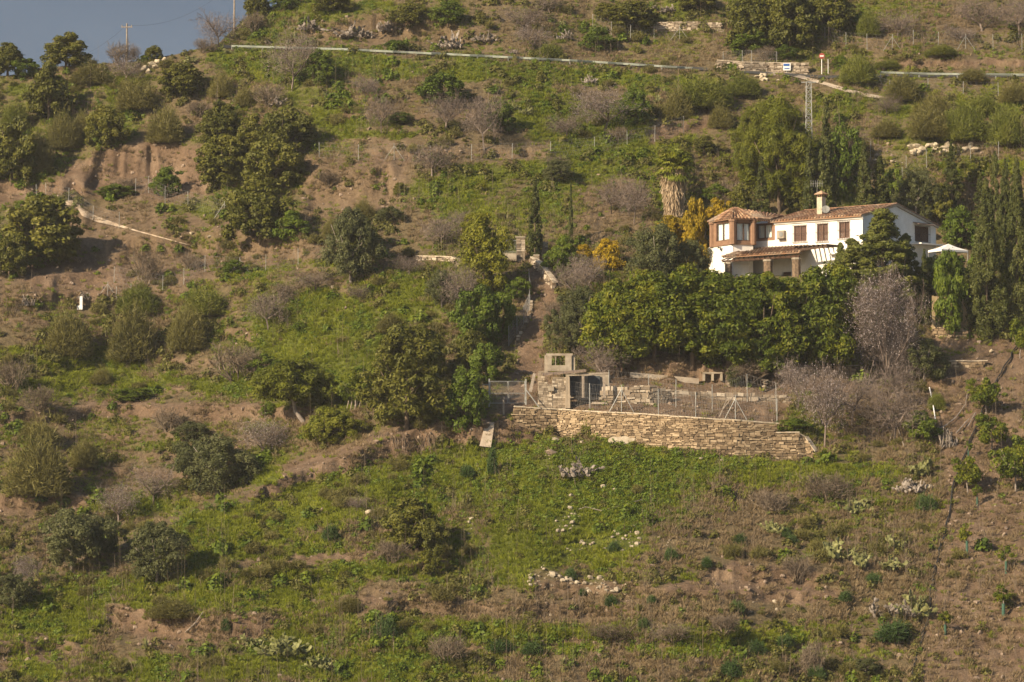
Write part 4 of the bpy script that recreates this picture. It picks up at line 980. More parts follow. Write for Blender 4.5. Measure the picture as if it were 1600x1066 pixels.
# black hose down the right slope
hp = [(1600, 520), (1578, 560), (1562, 590), (1535, 640), (1512, 700), (1492, 755), (1478, 820), (1466, 870), (1456, 920), (1450, 960), (1440, 1000), (1430, 1040), (1418, 1090)]
pts = []
for i in range(len(hp) - 1):
    for k in range(6):
        a_ = hp[i][0] + (hp[i + 1][0] - hp[i][0]) * k / 6; b_ = hp[i][1] + (hp[i + 1][1] - hp[i][1]) * k / 6
        pts.append(G(a_ + 2 * math.sin(i * 2.1 + k * .8), b_) + Vector((0, -.1, .12)))
solo(MB().tube(pts, .07, 5), "water_hose", M['cable'], "thick black water hose running down the right hand slope", "hose")
# white monument pillar and boulders
p = G(125, 484); o = thing("white_pillar", "small white masonry pillar under the lone cactus on the left slope", "pillar", p)
part(MB().box(p, (.55, 0, 0), (0, .5, 0), (0, 0, .4)), "base", M['white'], o); part(MB().box(p + Vector((.12, 0, .4)), (.28, 0, 0), (0, .3, 0), (0, 0, .95)), "shaft", M['white'], o)
def boulder(u_, v_, w_, h_, lb, group=None, seed=0, mat='rock', up=0.):
    p = G(u_, v_); k = p.y / FPX; W_, H_ = w_ * k, h_ * k
    mb = MB().rock(p + Vector((0, 0, H_ * .4 + up)), W_ * .52, W_ * .42, H_ * .6, seed, 8, 11); solo(mb, "boulder", M[mat], lb, "boulder", group)
boulder(577, 805, 14, 12, "single pale boulder left of the ivy covered bush on the lower slope", seed=4)
boulder(1527, 945, 18, 11, "lone greyish boulder among the saplings on the right slope", seed=5, mat='darkrock')
boulder(609, 402, 9, 5, "small white stone left of the short white curb wall", seed=6)
boulder(1548, 552, 9, 8, "white stone beside the right edge path end", seed=9)
boulder(300, 366, 12, 4, "flat pale slab stone on the brown slope under the track", seed=12)
boulder(520, 451, 9, 6, "small white block by the dead grey shrub", seed=13)
boulder(860, 712, 26, 12, "broad brown boulder in the weeds under the wall's left end", seed=14, mat='darkrock')
r = random.Random(12)
for k, (u_, v_, w_, h_) in enumerate([(226, 112, 16, 12), (236, 106, 20, 14), (247, 101, 18, 12), (257, 97, 14, 10), (232, 115, 14, 8), (243, 108, 14, 9)]):
    boulder(u_, v_, w_, h_, "cream boulder of the rock outcrop on the left skyline", "cream boulders of the skyline outcrop", seed=20 + k)
for k in range(26):
    u_ = r.uniform(1424, 1526); row = k % 3; boulder(u_, 240 - row * 5 + abs(u_ - 1475) * .05, r.uniform(12, 24), r.uniform(8, 12), "ochre boulder in the long heap above the cypresses", "boulders of the heap beside the upper track", seed=40 + k)
for k in range(9): boulder(r.uniform(1182, 1216), 123 + r.uniform(-4, 4), r.uniform(6, 12), r.uniform(4, 7), "pale rock tipped below the concrete apron edge", "rocks tipped below the concrete apron", seed=80 + k)
# poles bundle left of the loquat
for k, (a_, b_) in enumerate([((541, 643), (549, 609)), ((547, 644), (553, 610)), ((553, 643), (559, 612)), ((560, 641), (568, 609)), ((556, 644), (562, 611))]):
    d_ = G(550, 640).y - .2; solo(MB().tube([PW(*a_, d_), PW(*b_, d_ + .4)], .045, 5), "stake", M['greywood'], "pale stake leaning in the bundle left of the dark loquat tree", "stake", "stakes in the leaning bundle")
# ------------------------------------------------------------------ the white house
M['lime'] = plain("whitewash", (.80, .77, .72), (.60, .56, .50), .55, bmp=.01)
M['brownpaint'] = plain("brown_render", (.25, .15, .095), (.18, .105, .065), 2.5)
M['darkbrown'] = plain("dark_brown_frame", (.12, .065, .04), (.08, .045, .03), 4)
M['shutter'] = plain("brown_shutter", (.16, .095, .07), (.12, .07, .05), 6)
m, t, b = nt("roof_tile"); M['tile'] = m
g = N(t, "ShaderNodeNewGeometry")
c = ramp(t, g.outputs["Random Per Island"], [(0, (.11, .06, .035)), (.4, (.215, .115, .065)), (.75, (.31, .175, .10)), (1, (.42, .29, .18))])
c = mixc(t, ramp(t, noise(t, .5, 4), [(.5, (0, 0, 0)), (.72, (.8, .8, .8))]), c, (.24, .20, .155))
t.links.new(c, b.inputs["Base Color"])
M['curtain'] = plain("pale_curtain", (.74, .78, .72), (.62, .67, .61), 1.5)
m, t, b = nt("window_glass"); M['glass'] = m; b.inputs["Base Color"].default_value = (.03, .04, .04, 1); b.inputs["Roughness"].default_value = .08; b.inputs["Specular IOR Level"].default_value = .6
b.inputs["Alpha"].default_value = .10
M['iron'] = plain("wrought_iron", (.05, .045, .04), (.035, .03, .03), 4, .5)
M['pillarstone'] = plain("pillar_rubble", (.22, .155, .10), (.07, .048, .032), 5, bmp=.04)
M['yellow_tile'] = plain("ochre_tile_wall", (.42, .32, .18), (.27, .195, .105), 1.5)

TH = math.radians(42); cT, sT = math.cos(TH), math.sin(TH)
DC = 300.0; XC = (1348 - 800) / FPX * DC / 1.0
A3 = Vector((cT, -sT, 0)); NO = Vector((-sT, -cT, 0)); B3 = Vector((sT, cT, 0))
def raydx(u, v=380):
    q = PW(u, v, 1.0); return q.x
XC = raydx(1348) * DC; C0 = Vector((XC, DC, 0))
def Sf(u, out=0.):   # parameter along the facade for picture column u, at distance out in front
    k = raydx(u); o = C0 + NO * out
    return (k * o.y - o.x) / (A3.x - k * A3.y)
def Tg(u):
    k = raydx(u); return (k * C0.y - C0.x) / (B3.x - k * B3.y)
def Zat(v, d): return PW(800, v, d).z
def FPt(s, z, out=0.): return C0 + A3 * s + NO * out + Vector((0, 0, z))
HOUSE = thing("white_house", "white two storey country house with terracotta roofs and brown window bay", "house", (C0.x - 4, C0.y + 4, 19.5))
ZE = Zat(338.5, DC); ZB = 17.2; ZR = Zat(322.5, DC + 5.6 * cT); ZEb = Zat(355.5, DC + 12.4 * cT)
GW, GT = 12.4, 5.6
S_L = Sf(1177); S_M = Sf(1211)
def panel(mb, O, ax, nrm, x0, x1, z0, z1, holes, dep=.2):
    """wall sheet with openings and their reveals"""
    xs = sorted({x0, x1, *[h[0] for h in holes], *[h[1] for h in holes]}); zs = sorted({z0, z1, *[h[2] for h in holes], *[h[3] for h in holes]})
    P = lambda x, z, q=0.: O + ax * x - nrm * q + Vector((0, 0, z))
    for i in range(len(xs) - 1):
        for j in range(len(zs) - 1):
            cx, cz = (xs[i] + xs[i + 1]) / 2, (zs[j] + zs[j + 1]) / 2
            if any(h[0] < cx < h[1] and h[2] < cz < h[3] for h in holes): continue
            mb.quad(P(xs[i], zs[j]), P(xs[i + 1], zs[j]), P(xs[i + 1], zs[j + 1]), P(xs[i], zs[j + 1]))
    for a_, b_, c_, d_ in holes:
        mb.quad(P(a_, c_), P(a_, d_), P(a_, d_, dep), P(a_, c_, dep)); mb.quad(P(b_, c_), P(b_, c_, dep), P(b_, d_, dep), P(b_, d_))
        mb.quad(P(a_, c_), P(a_, c_, dep), P(b_, c_, dep), P(b_, c_)); mb.quad(P(a_, d_), P(b_, d_), P(b_, d_, dep), P(a_, d_, dep))
def window(O, ax, nrm, x0, x1, z0, z1, style, dep=.15):
    P = lambda x, z, q=0.: O + ax * x - nrm * q + Vector((0, 0, z))
    def bar(mb, xa, xb, za, zb, q, th): mb.hexa([P(xa, za, q), P(xb, za, q), P(xb, za, q + th), P(xa, za, q + th), P(xa, zb, q), P(xb, zb, q), P(xb, zb, q + th), P(xa, zb, q + th)])
    fr = MB(); f_ = .09
    bar(fr, x0, x0 + f_, z0, z1, dep - .1, .08); bar(fr, x1 - f_, x1, z0, z1, dep - .1, .08); bar(fr, x0 + f_, x1 - f_, z0, z0 + f_, dep - .1, .08); bar(fr, x0 + f_, x1 - f_, z1 - f_, z1, dep - .1, .08)
    xm = (x0 + x1) / 2; bar(fr, xm - .06, xm + .06, z0 + f_, z1 - f_, dep - .11, .08)
    w_ = part(fr, "window", M['darkbrown'] if style == 'glass' else M['shutter'], HOUSE)
    if style == 'glass':
        cu = MB(); n_ = 14
        for k in range(n_):
            xa = x0 + f_ + (x1 - x0 - 2 * f_) * k / n_; xb = x0 + f_ + (x1 - x0 - 2 * f_) * (k + 1) / n_; q0, q1 = (dep + .05, dep + .1) if k % 2 else (dep + .1, dep + .05)
            cu.quad(P(xa, z0, q0), P(xb, z0, q1), P(xb, z1, q1), P(xa, z1, q0))
        part(cu, "curtain", M['curtain'], w_)
        part(MB().quad(P(x0, z0, dep - .03), P(x1, z0, dep - .03), P(x1, z1, dep - .03), P(x0, z1, dep - .03)), "pane", M['glass'], w_)
    else:
        sh_ = MB(); n_ = int((z1 - z0) / .09)
        for k in range(n_):
            za = z0 + (z1 - z0) * k / n_; sh_.quad(P(x0, za, dep - .02), P(x1, za, dep - .02), P(x1, za + (z1 - z0) / n_, dep + .03), P(x0, za + (z1 - z0) / n_, dep + .03))
        part(sh_, "shutter", M['shutter'], w_)
        g_ = MB(); nb = max(5, int((x1 - x0) / .17))
        for k in range(nb + 1):
            xx = x0 - .06 + (x1 - x0 + .12) * k / nb; g_.tube([P(xx, z0 - .12, -.16), P(xx, z1 + .1, -.16)], .014, 4)
        for zz in (z0 - .05, (z0 + z1) / 2, z1 + .04): g_.tube([P(x0 - .06, zz, -.16), P(x1 + .06, zz, -.16)], .018, 4); g_.tube([P(x0 - .06, zz, 0), P(x0 - .06, zz, -.16)], .018, 4); g_.tube([P(x1 + .06, zz, 0), P(x1 + .06, zz, -.16)], .018, 4)
        part(g_, "window_bars", M['iron'], w_)
        si = MB(); bar(si, x0 - .12, x1 + .12, z0 - .12, z0, -.14, .30); part(si, "sill", M['lime'], w_)
def tileroof(name, eL, eR, tR, tL, sp=.36, rad=.125, th=.12, mat='tile'):
    mb = MB(); dz = Vector((0, 0, th)); eL, eR, tR, tL = map(Vector, (eL, eR, tR, tL))
    mb.hexa([eL - dz, eR - dz, tR - dz, tL - dz, eL, eR, tR, tL])
    nrm = (eR - eL).cross(tL - eL).normalized()
    if nrm.z < 0: nrm = -nrm
    ln = max((eR - eL).length, (tR - tL).length); n_ = max(3, int(ln / sp))
    for k in range(n_ + 1):
        q = k / n_; a_ = eL.lerp(eR, q) + nrm * .02; b_ = tL.lerp(tR, q) + nrm * .02; dr_ = (b_ - a_); L = dr_.length
        if L < .15: continue
        dr_ = dr_ / L; sd = dr_.cross(nrm); a_ = a_ - dr_ * .08; nt_ = max(1, int(L / .42))
        for i in range(nt_):
            s0 = a_ + dr_ * (L / nt_ * i); s1 = a_ + dr_ * (L / nt_ * (i + 1) + .03); r0, r1 = rad, rad * .8; ring0 = []; ring1 = []
            for j in range(5):
                an = math.pi * j / 4; ring0.append(s0 + sd * math.cos(an) * r0 + nrm * (math.sin(an) * r0 + .015)); ring1.append(s1 + sd * math.cos(an) * r1 + nrm * math.sin(an) * r1)
            for j in range(4): mb.quad(ring0[j], ring0[j + 1], ring1[j + 1], ring1[j]) if False else None
            n0 = len(mb.v); mb.v += [tuple(p_) for p_ in ring0 + ring1]
            for j in range(4): mb.f.append((n0 + j, n0 + j + 1, n0 + 6 + j, n0 + 5 + j))
            if i == 0: mb.f.append(tuple(n0 + j for j in range(5)))
    return part(mb, name, M[mat], HOUSE)
# main facade (upper windows) and gable
W_ = []
for (u0, u1, v0, v1) in ((1240.5, 1260.5, 352.5, 377.5), (1276.5, 1294, 349.5, 377), (1311, 1328, 346.5, 372.5)):
    s0, s1 = Sf(u0), Sf(u1); dm = (FPt((s0 + s1) / 2, 0)).y; W_.append((s0, s1, Zat(v1, dm), Zat(v0, dm)))
CW = (Sf(1183.5), Sf(1206.5), Zat(373, FPt(Sf(1195), 0).y), Zat(350.5, FPt(Sf(1195), 0).y))
zc0 = Zat(376.5, FPt(Sf(1195), 0).y); sdoor = [(Sf(1222), Sf(1236), 17.6, 21.0), (Sf(1243), Sf(1252), 18.8, 20.8), (Sf(1306), Sf(1318), 17.6, 20.6)]
mb = MB(); panel(mb, C0, A3, NO, S_M, 0, ZB, ZE - .02, W_ + sdoor)
panel(mb, C0, A3, NO, S_L - 3, S_M, ZB, zc0, [(Sf(1160), Sf(1171), 17.6, 21.0), (Sf(1181), Sf(1196), 17.6, 21.0)])
part(mb, "front_wall", M['lime'], HOUSE)
for d_ in sdoor[:1] + [(Sf(1160), Sf(1171), 17.6, 21.0), (Sf(1181), Sf(1196), 17.6, 21.0)] + sdoor[2:]:
    q = NO * -.24; part(MB().quad(FPt(d_[0], d_[2]) + q, FPt(d_[1], d_[2]) + q, FPt(d_[1], d_[3]) + q, FPt(d_[0], d_[3]) + q), "door", M['darkbrown'], HOUSE)
d_ = sdoor[1]; q = NO * -.24; part(MB().quad(FPt(d_[0], d_[2]) + q, FPt(d_[1], d_[2]) + q, FPt(d_[1], d_[3]) + q, FPt(d_[0], d_[3]) + q), "lower_window", M['shutter'], HOUSE)
mb = MB(); panel(mb, C0, A3, NO, S_L - .5, S_M - .005, zc0 + .003, ZE + .02, [CW]); part(mb, "bay_wall", M['brownpaint'], HOUSE)
for x in W_: window(C0, A3, NO, *x, 'shutter')
window(C0, A3, NO, *CW, 'glass')
# cornice under the eave
mb = MB(); mb.hexa([FPt(S_M, ZE - .2, .0), FPt(S_M, ZE - .2, .16), FPt(.16, ZE - .2, .16), FPt(.16, ZE - .2, .0), FPt(S_M, ZE, .0), FPt(S_M, ZE, .24), FPt(.2, ZE, .24), FPt(.2, ZE, .0)]); part(mb, "cornice", M['lime'], HOUSE)
# gable wall in world coordinates
gv0, gv1 = Tg(1429.5), Tg(1451)
dgm = C0.y + B3.y * (gv0 + gv1) / 2; gz0, gz1 = Zat(378, dgm), Zat(354, dgm)
mb = MB(); panel(mb, C0, B3, A3, 0, GW, ZB, ZEb, [(gv0, gv1, gz0, gz1)])
gp = lambda t_, z: C0 + B3 * t_ + Vector((0, 0, z))
mb.poly([gp(0, ZEb), gp(GW, ZEb), gp(GT, ZR - .02), gp(0, ZE - .02)])
part(mb, "gable_wall", M['lime'], HOUSE)
window(C0, B3, A3, gv0, gv1, gz0, gz1, 'shutter')
# verge board and awning over the gable window
mb = MB()
for (ta, za, tb, zb) in ((-.3, ZE - .08, GT, ZR), (GT, ZR, GW + .3, ZEb - .08)):
    a_, b_ = gp(ta, za) + A3 * .02, gp(tb, zb) + A3 * .02; mb.hexa([a_, b_, b_ + A3 * .14, a_ + A3 * .14, a_ + Vector((0, 0, .2)), b_ + Vector((0, 0, .2)), b_ + A3 * .14 + Vector((0, 0, .2)), a_ + A3 * .14 + Vector((0, 0, .2))])
part(mb, "verge", M['coping'], HOUSE)
mb = MB(); a_ = gp(gv0 - .35, gz1 + .3); b_ = gp(gv1 + .45, gz1 + .3); o_ = A3 * .75 + Vector((0, 0, -.22)); t_ = Vector((0, 0, .07)); mb.hexa([a_, b_, b_ + o_, a_ + o_, a_ + t_, b_ + t_, b_ + o_ + t_, a_ + o_ + t_]); part(mb, "window_hood", M['oldtile'], HOUSE)
mb = MB().hexa([gp(gv0 - .6, gz0 - .35), gp(gv1 + 1.2, gz0 - .35), gp(gv1 + 1.2, gz0 - .35) + A3 * 1.2, gp(gv0 - .6, gz0 - .35) + A3 * 1.2, gp(gv0 - .6, gz0 - .22), gp(gv1 + 1.2, gz0 - .22), gp(gv1 + 1.2, gz0 - .22) + A3 * 1.2, gp(gv0 - .6, gz0 - .22) + A3 * 1.2]); part(mb, "terrace_slab", M['lime'], HOUSE)
# rear and left walls close the volume
mb = MB(); mb.quad(FPt(S_L - .5, ZB, -GW), FPt(0, ZB, -GW), FPt(0, ZEb, -GW), FPt(S_L - .5, ZEb, -GW)); mb.poly([FPt(S_L - .5, ZB, 0), FPt(S_L - .5, ZB, -GW), FPt(S_L - .5, ZEb, -GW), FPt(S_L - .5, ZR - .1, -GT), FPt(S_L - .5, ZE - .02, 0)])
part(mb, "back_wall", M['lime'], HOUSE)
SRL = Sf(1204)
tileroof("main_roof", FPt(SRL, ZE + .1, .42), FPt(.12, ZE + .1, .42), FPt(.12, ZR + .2, -GT), FPt(SRL, ZR + .2, -GT))
tileroof("rear_roof", FPt(.12, ZEb + .1, -GW - .4), FPt(SRL, ZEb + .1, -GW - .4), FPt(SRL, ZR + .19, -GT - .01), FPt(.12, ZR + .19, -GT - .01))
mb = MB(); mb.tube([FPt(SRL, ZR + .24, -GT), FPt(.14, ZR + .24, -GT)], .11, 8); part(mb, "ridge", M['tile'], HOUSE)
# chimney
sc0 = Sf(1268) - .2; cb = FPt(sc0, 0, -1.9); zcb = ZE + .1 + (ZR - ZE) * 1.9 / GT - .2; zct = Zat(308.5, cb.y)
mb = MB().box(Vector((cb.x, cb.y, zcb)), A3 * .62, NO * .62, (0, 0, zct - zcb)); ch = part(mb, "chimney", M['render_cream'] if 'render_cream' in M else M['coping'], HOUSE)
mb = MB()
for sx in (-1, 1):
    for sy in (-1, 1): mb.box(Vector((cb.x, cb.y, zct)) + A3 * .24 * sx + NO * .24 * sy, A3 * .12, NO * .12, (0, 0, .25))
part(mb, "chimney_vents", M['shutter'], ch)
mb = MB(); c_ = Vector((cb.x, cb.y, zct + .25)); r4 = [c_ + A3 * .5 * sx + NO * .5 * sy for sx, sy in ((-1, -1), (1, -1), (1, 1), (-1, 1))]; mb.prism(r4, (0, 0, .07)); ap = c_ + Vector((0, 0, .42))
for k in range(4): mb.poly([r4[k] + Vector((0, 0, .072)), r4[(k + 1) % 4] + Vector((0, 0, .072)), ap])
part(mb, "chimney_cap", M['tile'], ch)
# satellite dish beside the chimney
dc = Vector((cb.x, cb.y, zcb)) + A3 * .75 + NO * .3 + Vector((0, 0, .75)); mb = MB(); fd = (A3 * .5 + NO * .8 + Vector((0, 0, .35))).normalized(); s1 = fd.cross(Vector((0, 0, 1))).normalized(); s2 = fd.cross(s1)
rings = [[dc + (s1 * math.cos(k / 14 * 6.283) + s2 * math.sin(k / 14 * 6.283)) * rr + fd * rr * rr * .5 for k in range(14)] for rr in (.02, .2, .4)]
for q0, q1 in zip(rings[:-1], rings[1:]):
    for k in range(14): mb.quad(q0[k], q0[(k + 1) % 14], q1[(k + 1) % 14], q1[k])
dish = part(mb, "satellite_dish", M['galvdark'], HOUSE); part(MB().tube([dc - Vector((0, 0, .9)) - fd * .1, dc - fd * .05], .03, 5), "dish_mount", M['galv'], dish); part(MB().tube([dc + s2 * .35, dc + fd * .5], .015, 4), "dish_arm", M['galv'], dish)
# tv antenna
ab = Vector((cb.x, cb.y, zct - .3)) - A3 * .5; zt = Zat(284, cb.y); mb = MB().tube([ab, Vector((ab.x, ab.y, zt))], .02, 5)
for k in range(6): c_ = Vector((ab.x, ab.y, zt - .15 - .0)) + Vector((-.6 + .22 * k, 0, 0)); mb.tube([c_ - Vector((0, 0, .32)), c_ + Vector((0, 0, .32))], .014, 4)
mb.tube([Vector((ab.x - .7, ab.y, zt - .15)), Vector((ab.x + .6, ab.y, zt - .15))], .014, 4); part(mb, "antenna", M['galv'], HOUSE)
# turret bay
p0, p1, p2 = [Vector((raydx(u_) * d_, d_, 0)) for u_, d_ in ((1112.5, 309.6), (1145, 305.9), (1177, 306.7))]
p3 = FPt(S_L - .01, 0, 0) + NO * -.02
zt0 = Zat(382.5, 306.5); zt1 = Zat(342.5, 306.5)
def face(pa, pb, wu, style_mat, nm):
    ax = (pb - pa); L = ax.length; ax = ax / L; nr = Vector((ax.y, -ax.x, 0)); holes = []
    if wu:
        k0, k1 = [((raydx(q) * pa.y - pa.x) / (ax.x - raydx(q) * ax.y)) for q in wu]; dm = pa.y + ax.y * (k0 + k1) / 2; holes = [(k0, k1, Zat(376.5, dm), Zat(348, dm))]
    mb = MB(); panel(mb, pa, ax, nr, 0, L, zt0, zt1, holes); part(mb, nm, M[style_mat], HOUSE)
    mb = MB(); panel(mb, pa + nr * -.03, ax, nr, 0, L, ZB, zt0 + .01, []); part(mb, "lower_wall", M['lime'], HOUSE)
    for h in holes: window(pa, ax, nr, *h, 'glass')
    mb = MB(); mb.hexa([pa + nr * .0 + Vector((0, 0, zt0 - .02)), pb + Vector((0, 0, zt0 - .02)), pb + nr * .07 + Vector((0, 0, zt0 - .02)), pa + nr * .07 + Vector((0, 0, zt0 - .02)), pa + Vector((0, 0, zt0 + .1)), pb + Vector((0, 0, zt0 + .1)), pb + nr * .07 + Vector((0, 0, zt0 + .1)), pa + nr * .07 + Vector((0, 0, zt0 + .1))]); part(mb, "band", M['brownpaint'], HOUSE)
face(p0, p1, (1119, 1139.5), 'brownpaint', "turret_wall"); face(p1, p2, (1151, 1173), 'brownpaint', "turret_wall"); face(p2, p3 + Vector((.0, 0, 0)), None, 'brownpaint', "turret_wall")
p4 = p0 + Vector((2.2, 4.0, 0)); mb = MB(); panel(mb, p4, (p0 - p4).normalized(), Vector((-1, .5, 0)).normalized(), 0, (p0 - p4).length, ZB, zt1, []); part(mb, "turret_back_wall", M['lime'], HOUSE)
# brick pilasters on the turret corners
for (pp, wv) in ((p1, .34), (p2, .30), (p0, .26)):
    part(MB().prism([pp + Vector((math.cos(k / 8 * 6.283 + .3) * wv, math.sin(k / 8 * 6.283 + .3) * wv, zt0)) for k in range(8)], (0, 0, zt1 - zt0 - .25)), "pilaster", M['brick'] if 'brick' in M else M['brownpaint'], HOUSE)
    part(MB().prism([pp + Vector((math.cos(k / 8 * 6.283 + .3) * (wv + .09), math.sin(k / 8 * 6.283 + .3) * (wv + .09), zt1 - .28)) for k in range(8)], (0, 0, .2)), "capital", M['brownpaint'], HOUSE)
# turret roof
cen = (p0 + p1 + p2 + p3) / 4; apx = Vector((raydx(1147) * 308.8, 308.8, Zat(325, 308.8)))
def outp(p, k=.42): q = (p - cen); q.z = 0; q = q + q.normalized() * k; return Vector((cen.x + q.x, cen.y + q.y, zt1 + .02))
e0, e1, e2, e4 = outp(p0), outp(p1), outp(p2, .5), outp(p4)
tileroof("turret_roof", e0, e1, apx + Vector((.02, 0, 0)), apx - Vector((.02, 0, 0))); tileroof("turret_roof", e1, e2, apx + Vector((.25, 0, 0)), apx)
ef = FPt(Sf(1208), zt1 + .02, .5); er = FPt(Sf(1208), zt1 + .55, -1.6)
tileroof("turret_roof", e2, ef, er, apx + Vector((.3, .1, -.05))); tileroof("turret_roof", e4, e0, apx, apx + Vector((.1, .1, 0)))
mb = MB()
for k in range(7): q = k / 6; a_ = e2.lerp(ef, q) - Vector((0, 0, .2)); mb.box(a_ - NO * .3, A3 * .1, NO * .7, (0, 0, .1))
part(mb, "rafters", M['darkbrown'], HOUSE)
# shoulder of the lower storey at the far left
q0 = Vector((raydx(1103) * 309.8, 309.8, 0)); mb = MB(); zs0, zs1 = Zat(390, 309.8), Zat(383, 309.6)
mb.poly([Vector((q0.x, q0.y, zs0)), Vector((p0.x + .05, p0.y + .05, zs0)), Vector((p0.x + .05, p0.y + .05, zs1))]); mb.quad(Vector((q0.x + .3, q0.y, ZB)), Vector((p0.x + .05, p0.y + .05, ZB)), Vector((p0.x + .05, p0.y + .05, zs0)), Vector((q0.x + .3, q0.y, zs0)))
mb.box(Vector((q0.x + .1, q0.y, zs0 - .15)), (.7, 0, 0), (0, .3, 0), (0, 0, .15)); part(mb, "shoulder_wall", M['lime'], HOUSE)
# wall lamp
part(MB().box(p0.lerp(p1, .45) + Vector((-.2, -.2, Zat(388, 307.5))), (.35, 0, 0), (0, .2, 0), (0, 0, .12)).box(p0.lerp(p1, .45) + Vector((-.1, -.2, Zat(391, 307.5))), (.12, 0, 0), (0, .12, 0), (0, 0, .2)), "wall_lamp", M['iron'], HOUSE)
# air conditioner
sa = Sf(1223); ac = FPt(sa, Zat(373, FPt(sa, 0).y), .22); part(MB().box(ac, A3 * .85, NO * .34, (0, 0, .78)), "air_conditioner", M['render'], HOUSE)
acp = HOUSE.children[-1]; part(MB().prism([ac + NO * .18 + A3 * (.1 + .25 * math.cos(k / 12 * 6.283)) + Vector((0, 0, .4 + .25 * math.sin(k / 12 * 6.283))) for k in range(12)], NO * .03), "fan_grille", M['galvdark'], acp)
part(MB().box(ac + Vector((0, 0, -.08)), A3 * .9, NO * .5, (0, 0, .05)), "bracket", M['iron'], acp)
# porch
zfe = Zat(402.5, 306.0)
FL = Vector((raydx(1129) * 305.2, 305.2, zfe)); FR = Vector((raydx(1249) * 302.0, 302.0, Zat(393.5, 302.0))); sbr = Sf(1262); BR = FPt(sbr, Zat(383.5, FPt(sbr, 0).y), .02); sbl = Sf(1177); BL = FPt(sbl, Zat(388.5, FPt(sbl, 0).y), .4)
BL2 = Vector((raydx(1150) * 305.6, 305.6, Zat(394.5, 305.6)))
MIDF = FL.lerp(FR, .42)
tileroof("porch_roof", FL, FL.lerp(FR, .3), BL, BL2); tileroof("porch_roof", FL.lerp(FR, .3), FR, BR, BL)
mb = MB(); dz = Vector((0, 0, -.30))
for k in range(16): q = k / 15; a_ = FL.lerp(FR, q) + dz; b_ = (BL2.lerp(BL, q / .3) if q < .3 else BL.lerp(BR, (q - .3) / .7)) + dz; a_ = a_ + (a_ - b_).normalized() * .12; mb.tube([a_, b_], .055, 4)
a_, b_ = FL + dz + Vector((0, .35, -.12)), FR + dz + Vector((0, .35, -.12)); mb.tube([a_, b_], .10, 4)
part(mb, "porch_rafters", M['darkbrown'], HOUSE)
for q, ww in ((.08, .6), (.60, .75), (.965, .7)):
    c_ = FL.lerp(FR, q) + Vector((0, .45, 0)); c_.z = ZB - .5; zt_ = FL.lerp(FR, q).z - .5
    rg = [c_ + Vector((math.cos(k / 8 * 6.283 + .39) * ww * .62, math.sin(k / 8 * 6.283 + .39) * ww * .62, 0)) for k in range(8)]
    pl = part(MB().prism(rg, (0, 0, zt_ - c_.z - .22)), "porch_pillar", M['pillarstone'], HOUSE)
    rg = [c_ + Vector((math.cos(k / 8 * 6.283 + .39) * ww * .72, math.sin(k / 8 * 6.283 + .39) * ww * .72, zt_ - c_.z - .22)) for k in range(8)]
    part(MB().prism(rg, (0, 0, .2)), "capital", M['render'], pl)
# pergola over the terrace right of the porch
mb = MB(); s0, s1 = sbr + .3, Sf(1316); zp = BR.z - .42
mb.hexa([FPt(s0 - 1.2, zp - .42, 2.3), FPt(s1, zp - .1, 2.3), FPt(s1, zp - .1, 2.45), FPt(s0 - 1.2, zp - .42, 2.45), FPt(s0 - 1.2, zp - .2, 2.3), FPt(s1, zp + .1, 2.3), FPt(s1, zp + .1, 2.45), FPt(s0 - 1.2, zp - .2, 2.45)])
part(mb, "pergola_beam", M['wood'], HOUSE)
n_ = 7
for k in range(n_ + 1):
    s_ = s0 + (s1 - s0) * k / n_; mb = MB().box(FPt(s_, zp + .02, 1.25), A3 * .12, NO * 2.7, (0, 0, .18)); part(mb, "pergola_rafter", M['wood'], HOUSE)
part(MB().box(FPt(Sf(1313), Zat(397, 301.5), .3), A3 * 2.2, NO * .6, (0, 0, .12)), "door_canopy", M['lime'], HOUSE)
# platform in front of the house behind the hedge
# gazebo
g0 = [Vector((raydx(u_) * d_, d_, Zat(v_, d_))) for u_, v_, d_ in ((1450, 388.5, 305.5), (1471, 391.5, 303.6), (1513, 392.5, 305.6))]
zg = sum(q.z for q in g0) / 3; g0 = [Vector((q.x, q.y, zg)) for q in g0]; g0.append(g0[0] + g0[2] - g0[1]); cg = (g0[0] + g0[2]) / 2; ag = Vector((cg.x, cg.y, zg + .66))
GZ = thing("gazebo", "white pyramid canopy gazebo beside the gable end of the house", "gazebo", (cg.x, cg.y, 19.3)); mb = MB()
for k in range(4):
    a_, b_ = g0[k], g0[(k + 1) % 4]; m1, m2 = a_.lerp(ag, .5) - Vector((0, 0, .05)), b_.lerp(ag, .5) - Vector((0, 0, .05)); mb.quad(a_, b_, m2, m1); mb.poly([m1, m2, ag]); mb.quad(a_ - Vector((0, 0, .2)), b_ - Vector((0, 0, .2)), b_, a_)
part(mb, "canopy", M['canvas'] if 'canvas' in M else M['white'], GZ)
for q in g0: part(MB().tube([Vector((q.x, q.y, 18.5)) * 1 + (cg - q) * .03, q + (cg - q) * .03 - Vector((0, 0, .02))], .05, 6), "pole", M['galvdark'], GZ)
